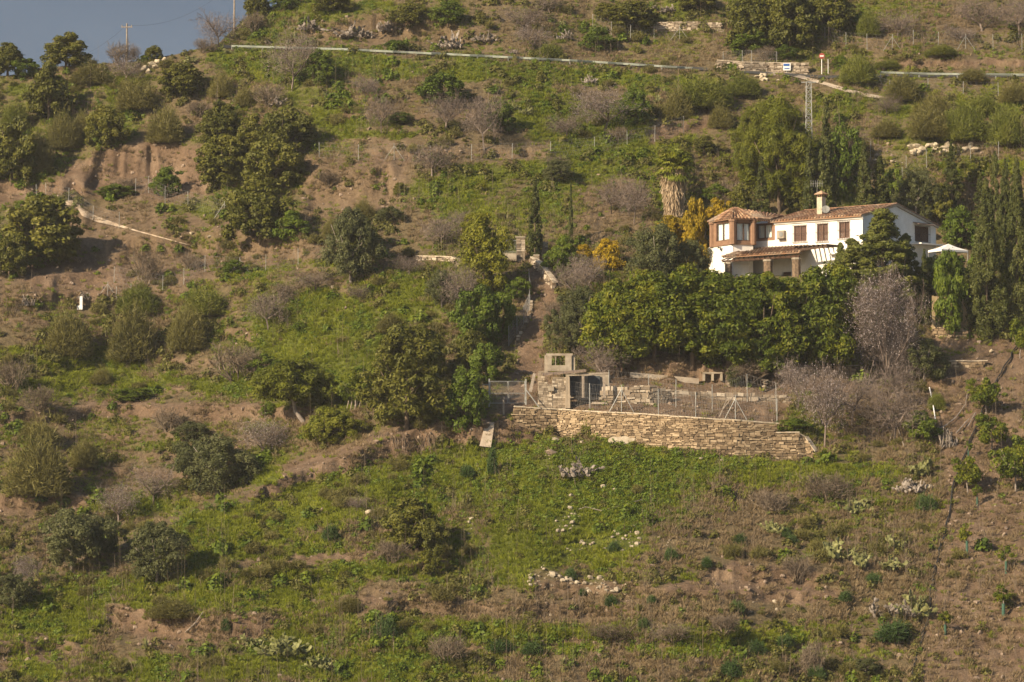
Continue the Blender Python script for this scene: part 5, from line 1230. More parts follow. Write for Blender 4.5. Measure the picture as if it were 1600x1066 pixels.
# ochre tiled block under the gazebo terrace
d_ = G(1484, 517).y - .1; o = thing("tiled_wall", "pale yellow tiled retaining block left of the big feathery cypress", "retaining wall", PW(1482, 517, d_))
mb = MB().hexa([PW(1456, 514, d_), PW(1512, 519, d_ + .6), PW(1512, 519, d_ + 4), PW(1456, 514, d_ + 4), PW(1456, 462, d_), PW(1512, 468, d_ + .6), PW(1512, 468, d_ + 4), PW(1456, 462, d_ + 4)]); part(mb, "body", M['yellow_tile'], o)
mb = MB()
for k in range(1, 5):
    a_ = PW(1456, 514 - k * 10, d_ - .01); b_ = PW(1512, 519 - k * 10, d_ + .59); mb.tube([a_, b_], .02, 4)
for k in range(1, 7): a_ = PW(1456 + 8 * k, 514.5 + k * .7, d_ + .085 * k - .01); mb.tube([a_, a_ + Vector((0, 0, 3.1))], .02, 4)
part(mb, "tile_joints", M['render'], o)
stonewall("side_pillar", "rough ochre pillar between the narrow cypress and the pale yellow block", [(1424, 478, 462), (1436, 480, 464)], mat='stone')
# ------------------------------------------------------------------ plants: one of each kind, then copies
M['guard'] = plain('green_plastic', (.05, .105, .075), (.035, .075, .05), 3)
PROTO = {}   # kind -> list of (crown mesh, trunk mesh or None, nominal width, nominal height, extra mesh, node name, category)
def reg(kind, name, cat, W, H, crown_, trunk_=None, extra=None, extra_name=None):
    PROTO.setdefault(kind, []).append((name, cat, W, H, crown_, trunk_, extra, extra_name))
def treemesh(n, mb, mat): return mb.mesh(n, M[mat], smooth=True)
sq = lambda t: np.sqrt(np.clip(1 - (2 * t - .9) ** 2 / 1.25, .02, 1))
dome = lambda t: np.sqrt(np.clip(1 - t ** 2 * .96, .02, 1))
for i in range(4):   # dense dark clumped carob
    reg('carob', 'carob_tree', 'tree', 6, 5, crown("crown", M['carob'], 6, 5, .35, 95, .72, 190, .15, 200 + i, dome, .6, .3, .75, .5), treemesh("trunk", trunk_mb(5, .16, 6, i), 'bark'))
for i in range(3):
    reg('olive', 'olive_tree', 'tree', 5, 4.5, crown("crown", M['olive'], 5, 4.5, .6, 95, .55, 260, .095, 220 + i, sq, .38, .2, .9, .35), treemesh("trunk", trunk_mb(4.5, .14, 5, 10 + i), 'greybark'))
for i in range(4):   # tall glossy trees of the row below the house
    reg('hedge', 'evergreen_tree', 'tree', 6.5, 9, crown("crown", M['hedge'], 7.2, 9, 1.5, 230, .85, 170, .18, 240 + i, lambda t: np.sqrt(np.clip(1 - (1.8 * t - .8) ** 2 / 1.25, .02, 1)), .42, .45, .7, .5), treemesh("trunk", trunk_mb(9, .22, 6.5, 20 + i), 'bark'))
for i in range(3):
    reg('green', 'green_shrub', 'shrub', 4, 3.6, crown("foliage", M['green'], 4, 3.6, .1, 60, .55, 190, .12, 260 + i, sq, .5, .35, .8, .5), treemesh("stem", trunk_mb(3.6, .09, 4, 30 + i), 'bark'))
for i in range(2):
    reg('yellowgreen', 'yellow_green_shrub', 'shrub', 4, 6, crown("foliage", M['yellowgreen'], 4, 6, .1, 90, .6, 170, .13, 280 + i, sq, .45, .3, .9, .35), treemesh("stem", trunk_mb(6, .1, 4, 40 + i), 'bark'))
for i in range(2):
    reg('yellow', 'golden_shrub', 'shrub', 5, 3.6, crown("foliage", M['yellow'], 5, 3.6, .2, 75, .55, 170, .12, 290 + i, dome, .5, .3, .7, .4), treemesh("stem", trunk_mb(3.6, .09, 5, 44 + i), 'bark'))
for i in range(3):   # pines: needle puffs
    r = np.random.default_rng(300 + i); nc = 130
    a = crown("crown", M['pine'], 6, 7, 1.0, 130, .7, 230, .20, 300 + i, sq, .12, .6, .7, .3)
    reg('pine', 'pine_tree', 'tree', 6, 7, a, treemesh("trunk", trunk_mb(7, .16, 6, 50 + i), 'bark'))
for i in range(2):
    reg('greenpine', 'pine_tree', 'tree', 6, 4, crown("crown", M['pine'], 6, 4, .3, 110, .6, 240, .16, 310 + i, sq, .3, .5, .8, .4), treemesh("trunk", trunk_mb(4, .1, 6, 54 + i), 'bark'))
tb = MB().tube([(1.6, 0, -.4), (1.1, 0, .5), (.5, 0, 1.3), (.2, 0, 2.6), (0, 0, 4.4)], [.24, .2, .17, .13, .05], 8)
for k in range(6): tb.tube([(.3, 0, 1.8 + k * .3), (1.8 * math.cos(k * 2.1), 1.8 * math.sin(k * 2.1), 2.9 + k * .25)], [.09, .03], 5)
reg('bentpine', 'pine_tree', 'tree', 6, 5, crown("crown", M['pine'], 6, 5, 2.4, 130, .62, 240, .16, 314, sq, .3, .5, .8, .4), treemesh("trunk", tb, 'greybark'))
for i in range(3):
    reg('cypress', 'cypress_tree', 'tree', 1.6, 8, crown("crown", M['cypress'], 1.6, 8, .2, 170, .30, 110, .085, 320 + i, lambda t: np.clip((1.0 - t) * 1.45, .0, 1) ** .8 * np.clip(.55 + t * 3, 0, 1), .45, .2, 1.5, .6, .7), treemesh("trunk", MB().tube([(0, 0, -.4), (0, 0, 6)], [.12, .03], 6), 'bark'))
for i in range(3):
    reg('bigcypress', 'cypress_tree', 'tree', 4.2, 14, crown("crown", M['cypress'], 4.2, 14, .2, 330, .55, 150, .12, 330 + i, lambda t: np.clip((1.0 - t) * 1.5, .0, 1) ** .85 * np.clip(.5 + t * 3, 0, 1), .35, .2, 1.6, .45, .7), treemesh("trunk", MB().tube([(0, 0, -.4), (0, 0, 10)], [.25, .05], 6), 'bark'))
for i in range(3):
    reg('cedar', 'conifer_tree', 'tree', 6, 8, crown("crown", M['cedar'], 6, 8, .3, 190, .62, 170, .15, 340 + i, lambda t: np.clip(1.02 - t, .0, 1) ** .85, .3, .3, .55, .45, .4), treemesh("trunk", MB().tube([(0, 0, -.4), (0, 0, 7.4)], [.2, .04], 6), 'bark'))
for i in range(3):   # avocado or loquat, dark broad leaves, open shape
    reg('avocado', 'avocado_tree', 'tree', 3.4, 3, crown("crown", M['hedge'], 3.4, 3, 1.0, 34, .5, 120, .13, 350 + i, sq, .4, .3, .7, .3), treemesh("trunk", trunk_mb(3, .075, 3.4, 60 + i, 5), 'greybark'))
for i in range(2):
    reg('loquat', 'loquat_tree', 'tree', 8, 9, crown("crown", M['carob'], 8, 9, 1.0, 150, .85, 170, .2, 355 + i, sq, .38, .35, .7, .35), treemesh("trunk", trunk_mb(9, .2, 8, 66 + i), 'bark'))
for i in range(4):
    reg('broom', 'broom_bush', 'bush', 4, 2.6, feather("foliage", M['broom'], 4, 2.6, 15000, 370 + i, .30, .016))
for i in range(3):
    reg('greenbroom', 'broom_bush', 'bush', 4, 2.6, feather("foliage", M['broomgreen'], 4, 2.6, 15000, 380 + i, .30, .017))
for i in range(2):
    reg('fennel', 'fennel_plant', 'plant', 1.6, 1.0, feather("foliage", M['fennel'], 1.6, 1.0, 2600, 390 + i, .28, .014, 4))
def almond(i, W, H, bl, mat='almondtwig', lv=4, tr=.20, fine=5, n0=5, bs=.035, droop=0., fillN=2600, fl=.32):
    tw, tips = twigtree("branches", M[mat], W, H, 400 + i, n0=n0, levels=lv, tr_h=tr, fine=fine, r0=.11, droop=droop, fillN=fillN, fl=fl)
    ex = None
    if bl:
        r = np.random.default_rng(500 + i); P = tips[r.integers(0, len(tips), bl)] + r.normal(size=(bl, 3)) * .05
        ex = np_mesh("blossom", leafquads(P, unit(r.normal(size=P.shape)), np.full(bl, bs) * (.6 + .8 * r.random(bl)), np.full(bl, bs * .8), r), 4, M['blossom'])
    return tw, ex
for i in range(3):
    a, e = almond(i, 5, 4, 1900, bs=.03); reg('almond', 'almond_tree', 'tree', 5, 4, a, None, e, "blossom")
for i in range(3):
    a, e = almond(10 + i, 5, 4, 0, 'almondtwig', 4, .2, 5, fillN=2800); reg('bare', 'bare_tree', 'tree', 5, 4, a)
for i in range(3):
    a, e = almond(20 + i, 3, 2, 0, 'twig', 3, .02, 6, 10, fillN=2200, fl=.22); reg('bareshrub', 'bare_shrub', 'shrub', 3, 2, a)
for i in range(2):
    a, e = almond(30 + i, 6.5, 10, 6500, 'almondtwig', 5, .06, 5, 9, .045, fillN=13000); reg('bigalmond', 'almond_tree', 'tree', 6.5, 10, a, None, e, "blossom")
for i in range(4):
    reg('cactus', 'prickly_pear', 'cactus', 2.4, 1.8, pads("pads", M['cactus'], 2.4, 1.8, 190, 420 + i, .14))
for i in range(3):
    reg('deadcactus', 'withered_prickly_pear', 'cactus', 2.8, 1.6, pads("pads", M['deadcactus'], 2.8, 1.6, 240, 430 + i, .12))
reg('yucca', 'yucca_plant', 'plant', 2.2, 1.3, rosette("leaves", M['yellowgreen'], 60, 1.0, .05, 440, .35, .25))
reg('agave', 'agave_plant', 'plant', 2., 1.1, rosette("leaves", M['cactus'], 34, .95, .08, 441, .25, .05))
for i in range(2):
    f_ = crown("crown", M['hedge'], 1.2, 1.9, .95, 10, .26, 110, .075, 450 + i, sq, .45, .3, .8, .4)
    st = MB().tube([(0, 0, -.2), (0, 0, 1.1)], .03, 6).mesh("trunk", M['greybark'])
    tube_ = MB().tube([(0, 0, -.1), (0, 0, .85)], .10, 8).mesh("tree_guard", M['guard'] if 'guard' in M else M['darkdoor'])
    reg('sapling', 'avocado_sapling', 'sapling', 1.2, 1.9, f_, st, tube_, "tree_guard")
used = set()
COUNT = {}
def plant(kind, u_, vb, w_, h_, label, group=None, k=None, rot=None, d_=None, cat=None):
    ps = PROTO[kind]; i = COUNT.get(kind, 0); COUNT[kind] = i + 1
    if 'cactus' in kind and vb > 700: w_ *= 1.3; h_ *= 1.2
    name, cat0, W, H, cr_, tr_, ex, exn = ps[(k if k is not None else i) % len(ps)]
    p = G(u_, vb) if d_ is None else PW(u_, vb, d_); s = p.y / FPX
    sx, sz = w_ * s / W, h_ * s / H
    o = thing(name, label, cat or cat0, p, group)
    o.rotation_euler = (0, 0, rot if rot is not None else (i * 2.39996) % 6.283); o.scale = (sx, sx, sz)
    link("crown" if cr_.name.startswith("crown") else cr_.name.split(".")[0], cr_, o)
    if tr_: link(tr_.name.split(".")[0], tr_, o)
    if ex: link(exn, ex, o)
    return o
PL = '''
carob 103 104 76 48|dark green tree alone on the left skyline beyond the earth path
carob 12 116 62 46|dark tree on the skyline at the left edge of the photo
green 40 120 46 26|low green bush on the skyline between the two left skyline trees
bareshrub 190 100 52 34|brown shrub at the foot of the left skyline power pole
almond 214 100 22 32|thin greyish sapling right behind the left skyline power pole
carob 238 94 28 22|small dark bush on the skyline just above the cream rock outcrop
almond 196 128 62 38|pale grey thicket of stems below the left skyline power pole
bare 342 74 74 60|large brown leafless bush on the skyline left of the guardrail's end
bareshrub 322 82 40 24|purplish low brush at the left foot of the big skyline bush
carob 402 26 42 40|dark green tree cut by the top edge right of the second power pole
green 450 16 50 24|green bush at the top edge on the ridge right of the sky
carob 520 18 60 30|dark olive bush at the top edge above the grey cactus bank
bareshrub 396 50 40 30|brown twiggy shrub right below the second power pole
bare 455 142 88 98|big grey leafless tree just below the left end of the guardrail
green 500 130 56 48|dark green bush at the right foot of the big grey leafless tree
bareshrub 420 165 50 34|grey twiggy brush under the big grey leafless tree
carob 76 192 84 84|large dark green tree below the skyline at the far left
broom 140 132 80 36|olive brown bush on the crest right of the far left dark tree
carob 168 226 62 58|round dark green shrub above the red earth cliff
broom 100 232 74 62|grey olive bush left of the round dark green shrub
broom 215 172 90 56|wide brownish bush midway between crest and red cliff
carob 282 148 76 46|dark bush right of the cream rock outcrop downslope
broom 258 222 80 64|feathery brown bush above the right part of the red cliff
broom 346 152 52 40|round olive bush with a dark shadow left of the grey leafless tree
broom 382 166 44 34|second round olive bush right of the shadowed one
bareshrub 310 182 44 24|low dark twiggy bush on the small earth patch above the big carob
carob 18 284 84 92|dark green tree at the left edge above the dirt track
broom 62 272 60 70|olive bush touching the dark tree at the left edge
greenbroom 24 200 60 50|pale green bush at the left edge halfway up to the skyline
broom 130 210 50 40|dull bush between the grey olive bush and the round dark shrub
carob 345 225 80 62|upper left head of the large dark carob clump
carob 440 250 96 78|upper right head of the large dark carob clump
carob 350 288 92 70|lower left mass of the large dark carob clump
carob 430 300 100 78|lower right mass of the large dark carob clump
carob 395 245 70 60|middle head of the large dark carob clump
carob 408 376 104 86|dark green tree below the large carob clump on the brown slope
green 455 380 60 46|smaller green bush at the right side of the tree on the brown slope
green 262 306 50 42|small green tree standing under the red cliff
green 182 308 54 18|flat dark bush on the rim of the dirt track bend
bareshrub 195 300 46 22|dry brush hanging over the dirt track bend
carob 62 412 136 96|broad dark tree beside the dirt track at the left
carob 14 432 56 60|dark bush at the left edge below the dirt track
green 48 420 60 40|deep green bush under the broad dark track side tree
olive 548 442 92 112|tall grey green tree in the middle of the left slope
carob 565 400 60 60|dark right half of the tall grey green tree
bareshrub 514 288 40 22|small round leafless shrub below the wire fence on brown earth
bare 675 278 78 58|grey spreading leafless tree on the fenced brown strip
bare 596 208 60 66|small bare tree with a black leaning trunk on the green terraces
almond 572 152 44 34|greyish twiggy bush above the small bare tree
green 690 162 84 44|dark green bush above the two grey trees
bare 695 205 70 62|left one of the two grey trees below the dark bush
bare 757 234 76 92|right one of the two grey trees with a visible trunk
green 782 206 50 44|dark bush in the shade right of the two grey trees
green 625 195 40 18|low green cushion between the bare tree and the two grey trees
almond 942 206 104 74|wide almond tree with whitish blossom on the upper middle slope
green 990 196 52 54|dark bush in the shadow right of the white blossoming almond
bare 885 216 66 40|dull leafless bush left of the white blossoming almond
bareshrub 965 222 50 24|brushwood at the foot of the white blossoming almond
deadcactus 550 60 90 40|left part of the withered grey cactus bank above the guardrail
deadcactus 490 48 56 36|outer left tuft of withered cactus above the guardrail
deadcactus 604 50 46 34|right part of the withered grey cactus bank on the rocks
deadcactus 705 76 66 42|withered cactus heap in the middle above the guardrail
deadcactus 760 66 50 30|dry brown cactus clump right of the withered heap
bare 818 52 84 48|mauve leafless tree near the top edge in the middle
almond 830 80 60 42|almond with pale twigs just below the mauve leafless tree
bare 860 20 60 24|grey brown thicket at the top edge right of the mauve tree
green 700 40 60 34|green bush between the cactus banks near the top edge
carob 640 40 60 34|dark scrub bush above the withered cactus bank
green 620 80 44 16|low green bush on the bank just above the guardrail
deadcactus 800 84 26 14|small pale cactus right behind the guardrail middle
deadcactus 884 62 36 24|dry cactus tuft left of the dark yellowish bush
cactus 876 40 24 18|green cactus near the top edge left of the dark yellowish bush
carob 990 44 92 38|dark yellowish bush near the top edge right of the middle
carob 950 30 44 24|darker left companion of the dark yellowish bush
green 932 78 54 34|round green bush just above the right part of the long guardrail
greenbroom 860 92 60 30|dull green bush behind the guardrail middle right
carob 1090 18 70 36|yellowish green tree at the top edge right of the middle
deadcactus 1040 20 50 22|grey brush between the two dark top edge trees
carob 1172 72 78 74|left tree of the big dark grove at the top right
carob 1235 74 90 84|middle tree of the big dark grove at the top right
carob 1296 56 78 68|right tree of the big dark grove at the top right
carob 1200 30 90 50|rear left tree of the big dark grove against the top edge
carob 1275 18 90 40|rear right tree of the big dark grove against the top edge
green 1165 82 60 34|fresh green bush at the foot of the big dark grove
bareshrub 1195 96 46 24|dull shrub left of the blue and white sign
green 1228 92 40 20|green shrub behind the blue and white sign
greenbroom 1356 56 50 44|green feathery bush right of the big dark grove
bare 1402 58 72 44|brown leafless bush right of the green feathery bush
bare 1535 50 90 60|pinkish grey almond near the top right corner
almond 1500 68 60 30|pale flowering twigs under the pinkish grey corner almond
bare 1592 58 60 70|dense leafless tree at the right edge near the top
greenbroom 1470 88 70 20|low green bush between the right fence and right guardrail
greenbroom 1385 108 60 18|flat green bush behind the left end of the right guardrail
greenbroom 1340 130 76 50|big round green broom right of the no entry sign
green 1312 108 30 20|small bush between the marker post and the big round broom
greenbroom 1096 170 120 58|broad green broom mass left of the tall pine
greenbroom 1160 150 70 42|green broom above the tall pine's left shoulder
broom 1058 186 60 52|olive brown broom on the slope left of the broad green mass
broom 1128 200 56 40|drab broom below the broad green mass
broom 1412 158 74 46|brownish broom right of the concrete driveway's end
broom 1452 216 96 58|left bush of the long olive broom thicket above the boulder heap
greenbroom 1508 220 96 66|middle bush of the long olive broom thicket above the boulder heap
greenbroom 1572 226 84 70|right bush of the long olive broom thicket above the boulder heap
broom 1460 185 90 40|upper left bush of the olive broom thicket
greenbroom 1530 178 80 40|upper right bush of the olive broom thicket
broom 1582 160 60 36|brown bush at the right edge below the guardrail
broom 1520 128 60 24|yellowish bush hugging the right guardrail
yellow 1522 130 30 14|small orange yellow shrub under the right guardrail
bare 1385 180 50 34|grey brush right of the concrete driveway
broom 1385 215 60 30|dry olive bush left of the boulder heap
bareshrub 1245 190 40 22|dull brushwood above the cypress behind the house
pine 1218 330 120 176|tall bright green pine behind the house left of the lattice pylon
pine 1178 300 64 130|left shoulder tree of the tall bright green pine
pine 1238 268 54 72|upper right tree touching the lattice pylon
green 1316 300 62 96|bright green tree between the tall dark cypress and the paired cypresses
carob 1160 350 60 56|dark bush under the pine left of the chimney
carob 1252 340 50 50|dark undergrowth behind the chimney
bare 1330 250 60 50|brown thicket right of the tall dark cypress
cypress 1291 374 34 216|tallest dark cypress behind the house right of the chimney
cypress 1266 374 26 168|pale slim cypress rising just above the chimney
cypress 1306 370 18 126|short cypress at the right foot of the tallest dark cypress
cypress 1190 374 32 128|cypress behind the roof left of the pine trunk
cypress 1350 366 32 146|left one of the paired cypresses behind the right roof
cypress 1376 366 36 126|right one of the paired cypresses behind the right roof
green 1398 330 40 60|bright shrub right of the paired cypresses
olive 1432 350 70 84|grey green olive tree behind the gable end
olive 1406 335 50 50|small olive between the paired cypresses and the gable
cypress 1487 345 34 122|dark irregular cypress right of the gable end
carob 1465 352 50 60|dark tree just behind the gable's lower corner
cypress 1532 360 24 90|slim cypress between gazebo and big right cypresses
cypress 1556 420 26 190|spire cypress rising above the big feathery cypress
bigcypress 1542 530 66 250|big feathery cypress in front of the tiled block at the right
bigcypress 1590 516 56 270|dark tall cypress at the right edge of the photo
bigcypress 1572 440 40 190|cypress standing between the two big right cypresses
cypress 1445 510 24 118|narrow cypress left of the pale yellow tiled block
green 1500 388 60 60|yellow green orange tree behind the gazebo
yellow 1452 372 24 16|small golden shrub behind the window terrace
green 1488 484 76 82|bright green shrub hanging over the tiled block below the gazebo
green 1482 521 58 116|green shrub trailing down the front of the pale yellow block
green 1458 450 50 46|green shrub under the left corner of the gazebo
green 1524 440 30 40|green shrub under the right corner of the gazebo
cedar 1380 478 156 154|dark spreading conifer in front of the right end of the house
cedar 1332 476 100 104|left flank conifer covering the house corner
cedar 1414 474 76 106|right flank conifer below the gable window
cedar 1314 458 40 80|young ragged conifer in front of the third upper window
cedar 1119 425 18 30|tiny pointed conifer poking up below the left house wall
cypress 836 408 25 130|slender cypress beside the upper garden gate
cypress 892 396 9 116|very thin dead topped cypress right of the slender one
yellow 1088 430 54 112|large golden orange shrub left of the house bay
yellow 1126 370 64 58|golden shrub wedged between the large one and the bay roof
yellow 1050 388 60 48|lower golden bush under the palm
yellow 948 422 56 48|orange yellow shrub on the slope above the tree row
yellow 912 405 34 22|small yellow shrub near the thin cypress
green 1118 316 48 26|green bush above the large golden shrub
yucca 1116 308 46 30|spiky yucca fan rising above the golden shrub
bare 990 352 64 80|tall dry greyish thicket left of the palm
bare 955 335 60 60|second dry thicket further left of the palm
bareshrub 1140 330 50 50|brown brush between the yucca and the pine
olive 1028 446 90 92|olive grey bush left of the white house shoulder
olive 1080 448 58 70|olive bush touching the left house wall
green 882 415 44 44|green bush right of the slender cypress
green 870 432 40 40|lower green bush beside the curved wall
yellowgreen 756 458 72 118|yellow green columnar bush with a rounded foot by the garden gate
yellowgreen 738 375 32 44|slim top shoot of the columnar bush
green 808 470 36 34|small round green bush beside the path fence
green 782 522 56 60|bright green bush left of the path fence
green 748 548 80 90|large bright green bush on the slope left of the path
green 758 602 54 60|green bush just above the steel gate
carob 740 580 60 60|dark green bush between the loquat and the gate
green 726 668 70 86|dense round green tree left of the steel gate
loquat 636 672 138 160|large dark broad leaved tree in the middle of the photo
loquat 665 600 70 90|upper right limb crown of the large dark broad leaved tree
avocado 556 640 56 60|thin pale branched tree left of the large dark tree
bentpine 452 668 116 98|bright pine with a bent pale trunk on the left slope
greenpine 520 694 84 54|low spreading pine bough bush right of the bent pine
greenpine 495 640 62 60|upper pine shoot between the bent pine and the pale stakes
green 560 610 44 34|dark green bush behind the leaning pale stakes
olive 890 550 66 70|grey olive tree above the ruined hut
olive 908 520 64 70|paler olive tree beside the tree row
bare 898 470 74 62|greyish almond thicket above the olive trees
almond 915 450 60 56|grey blossom flecked thicket left of the tree row
bare 935 600 90 66|weeping grey bare tree over the ruined hut roof
bareshrub 868 500 40 30|dry brush right of the steep earth path
bare 640 430 60 34|grey purple brush on the slope above the bright grass
hedge 966 588 92 146|first tree of the dense row below the house from the left
hedge 1022 566 104 140|second tree of the dense row below the house from the left
hedge 1082 572 112 146|third tree of the dense row below the house from the left
hedge 1138 594 114 160|fourth tree of the dense row below the house from the left
hedge 1192 604 106 168|fifth tree of the dense row below the house from the left
hedge 1246 590 104 160|sixth tree of the dense row below the house from the left
hedge 1296 594 92 172|last tree of the dense row below the house beside the blossoming almond
bareshrub 1165 600 76 44|gnarled small tree with brown leaves between two stone stumps
olive 1150 606 30 34|green shoots left of the gnarled small tree
bigalmond 1378 604 118 186|tall almond full of pale pink blossom right of the tree row
bigalmond 1405 600 70 120|second blossoming almond behind the tall one
olive 1444 600 84 66|olive with a black leaning trunk under the narrow cypress
almond 1288 700 100 136|twiggy flowering almond at the right end of the stone wall
almond 1245 640 70 80|sparsely flowering almond above the right end of the stone wall
bare 1330 660 100 80|leafless brown tree between the flowering almonds
bare 1396 694 100 96|white twigged leafless tree right of the stone wall
bare 1404 640 80 80|dense grey thicket under the tall blossoming almond
green 1440 690 56 44|green bush right of the white twigged tree
green 1243 673 50 18|lush green patch bush on top of the wall's lower step
greenbroom 1464 640 40 30|soft green shrub under the leaning olive
deadcactus 1475 700 40 60|pale dead branches and cactus beside the first avocado tree
deadcactus 905 745 56 38|dead brown branch heap in the weeds under the stone wall
avocado 1541 648 58 56|uppermost young avocado tree on the right brown slope
avocado 1549 712 60 60|second avocado tree down on the right brown slope
avocado 1587 768 72 82|avocado tree with thick pale forked trunk at the right edge
avocado 1512 772 54 56|wide avocado tree left of the pale forked trunk
avocado 1594 560 40 56|leafy tree at the right edge beside the dark cypress foot
sapling 1527 790 18 32|avocado sapling in a green tube right under the wide avocado tree
sapling 1511 865 26 44|avocado sapling in a green tube below the wide avocado tree
sapling 1572 896 28 42|avocado sapling in a green tube near the right edge
sapling 1568 964 34 46|flat topped avocado sapling in a green tube above the lowest one
sapling 1477 992 26 36|lowest thin trunked avocado sapling on the right slope
sapling 1546 640 14 26|yellow leaved sapling under the uppermost avocado tree
sapling 1513 716 12 26|bare little sapling in a tube left of the second avocado
cactus 1435 742 40 44|prickly pear clump at the top of the black hose
cactus 1208 832 42 34|prickly pear with yellow pads left of the dead branches
cactus 1304 872 52 50|big prickly pear cluster in the middle of the lower right slope
cactus 1347 886 34 44|prickly pear right of the big middle cluster
cactus 1402 858 34 36|prickly pear tall on a stem above the stony patch
cactus 1390 890 50 34|sprawling prickly pear below the tall stemmed one
cactus 1428 962 62 62|tall prickly pear beside the lower hose
deadcactus 1400 965 60 40|withered pads heaped left of the tall prickly pear by the hose
cactus 1335 800 60 40|prickly pear patch below the dead brush on the right
deadcactus 1425 770 50 36|pale withered pads under the upper prickly pear clump
bareshrub 1290 780 80 44|heap of dead curved branches on the green slope below the wall's end
bareshrub 1210 800 70 34|grey dead branches left of the heap of curved branches
cactus 820 180 34 28|pale prickly pear right of the two grey trees
cactus 800 172 36 24|grey prickly pear touching the pale one
deadcactus 922 130 30 22|dry prickly pear below the right part of the long guardrail
cactus 1028 160 16 26|slim green prickly pear on the upper right middle slope
cactus 300 98 34 22|prickly pear at the ridge just left of the guardrail's start
cactus 356 84 20 16|prickly pear at the very start of the guardrail
cactus 398 80 14 12|tiny prickly pear sticking up behind the guardrail
deadcactus 440 165 40 22|dry prickly pear remains under the grey leafless tree
cactus 62 530 26 24|prickly pear on the left slope below the white pillar
cactus 46 562 24 20|small prickly pear on the green patch at the left edge
cactus 86 498 26 14|low prickly pear left above the broom bushes
deadcactus 132 470 28 28|shaggy lone cactus above the white pillar
deadcactus 42 478 30 26|shaggy withered plant on the brown slope at the left edge
cactus 727 470 40 34|cactus under the yellow green columnar bush
bare 715 490 60 80|bare tree with pale slanting trunk on the mid slope
olive 690 480 50 56|grey green bush left of the bare tree with the slanting trunk
yucca 680 262 24 18|small spiky plant right of the spreading leafless tree
yucca 757 300 26 24|spiky green plant on the grass above the slender cypress
olive 873 285 56 34|dark dull bush on the grass above the thin cypress
agave 950 462 24 30|pale agave at the left shoulder of the tree row
bare 868 262 50 20|brown brush at the right end of the dry strip
carob 625 305 26 18|dark burnt looking stump bush on the brown slope
broom 568 340 50 30|grey bush above the tall grey green tree
bare 690 385 70 50|almond brush with pale flowers above the white curb wall
bare 720 360 50 34|grey brush left of the columnar bush
olive 610 350 50 26|dull green cushion on the meadow left
carob 1100 240 36 26|small dark round bush below the ploughed brown bank
bareshrub 228 444 46 56|pinkish leafless bush on the dry slope by the fence
bareshrub 296 420 44 26|drab thorny bush right of the pinkish leafless one
green 363 428 38 20|dark green bush at the second braced fence post on the left
broom 110 556 96 82|olive bush left in the row of three below the white pillar
broom 208 562 100 96|middle olive bush in the row of three below the white pillar
broom 292 545 86 76|right olive bush in the row of three below the white pillar
greenbroom 215 490 90 50|green bush above the middle bush of the row
greenbroom 318 492 96 56|wide green bush under the left fence line
bare 420 515 84 62|dense grey leafless bush on the left middle slope
bare 492 455 84 34|flattened dead grey bush left of the tall grey green tree
bareshrub 448 470 44 28|thorny brown bush beside the flattened dead one
bareshrub 372 592 84 56|brownish leafless bush on the terraces left of the green meadow
green 415 585 50 30|green undergrowth beside the brownish leafless bush
bareshrub 265 672 62 36|mauve twiggy bush on the red terrace bank
almond 400 716 96 66|pale flowered bush on the fold left of the earth bank
olive 300 690 60 30|dull bush on the bank right of the mauve twiggy bush
broom 60 772 130 106|large olive brown bush at the left edge in the lower half
broom 130 730 60 50|smaller brown bush at the right side of the large left one
olive 340 776 112 92|large grey green olive in the gully beside the bright ridge
olive 300 750 60 60|darker olive at the left side of the large gully olive
almond 185 820 70 66|grey almond in the gully left of the large olives
bare 240 790 80 70|dim leafless tree in the gully between the olives
olive 112 892 112 92|dark olive tree in the lower left gully
olive 160 870 60 60|slim olive right of the dark lower left olive
almond 44 918 52 54|flowering almond low at the left edge
olive 20 950 70 50|dark olive bush under the flowering almond at the left edge
olive 246 912 104 92|olive tree with visible trunk on the bright lower ridge
broom 270 965 100 34|low scrub at the rim of the lower earth bank
fennel 352 985 20 22|small green tree like plant on the lower earth bank
cactus 440 1022 70 52|dark cactus thicket low on the left
cactus 500 1045 50 40|grey lower lobe of the dark cactus thicket
cactus 395 1010 40 30|green left lobe of the dark cactus thicket
agave 228 1016 30 26|pale rosette plant under the lower earth bank
carob 642 856 100 72|ivy dark bush in the middle of the lower slope
scrubcol 676 900 34 90|ivy covered stump hanging below the ivy dark bush
bareshrub 610 880 60 36|brown brush left under the ivy dark bush
broom 545 955 50 26|grey green cushion bush left low on the slope
greenbroom 545 1000 20 12|tiny bush right of the cushion bush
fennel 516 842 36 30|dark green plume plant on the bright ridge
bareshrub 700 1035 70 44|dead forked brush near the bottom middle
bare 560 800 40 26|dry brush beside the single pale boulder
bareshrub 1245 905 50 40|thin dead brush on the red earth patch
fennel 770 740 26 46|dark upright green plant below the earth bank
fennel 735 745 40 24|dark green plants left of the upright one
fennel 960 862 28 18|dark green tuft left within the pale rubble streak
fennel 1050 876 30 28|dark green tuft right of the pale rubble streak
fennel 891 905 30 20|dark green tuft between the two rubble patches
fennel 907 930 22 14|small green tuft under the rubble patches
fennel 954 946 28 18|green tuft under the lower rubble patch's right end
fennel 1004 980 28 20|dark green tuft on the dry terrace in the bottom middle
fennel 1018 944 24 16|green tuft right of the lower rubble patch
fennel 1155 956 34 24|dark green tuft on the red earth terrace
fennel 1322 940 28 20|lone green tuft on the red slope under the cactus field
fennel 1369 914 42 26|wide green tuft below the sprawling prickly pear
fennel 1104 886 26 18|green tuft left of the reddish patch
fennel 1138 1058 50 34|large dark green tuft at the bottom edge
fennel 1181 1024 40 28|dark green tuft above the bottom edge one
fennel 1222 1010 44 26|dark green tuft right of its lower neighbour
fennel 1227 838 30 16|green tuft beside the yellow padded prickly pear
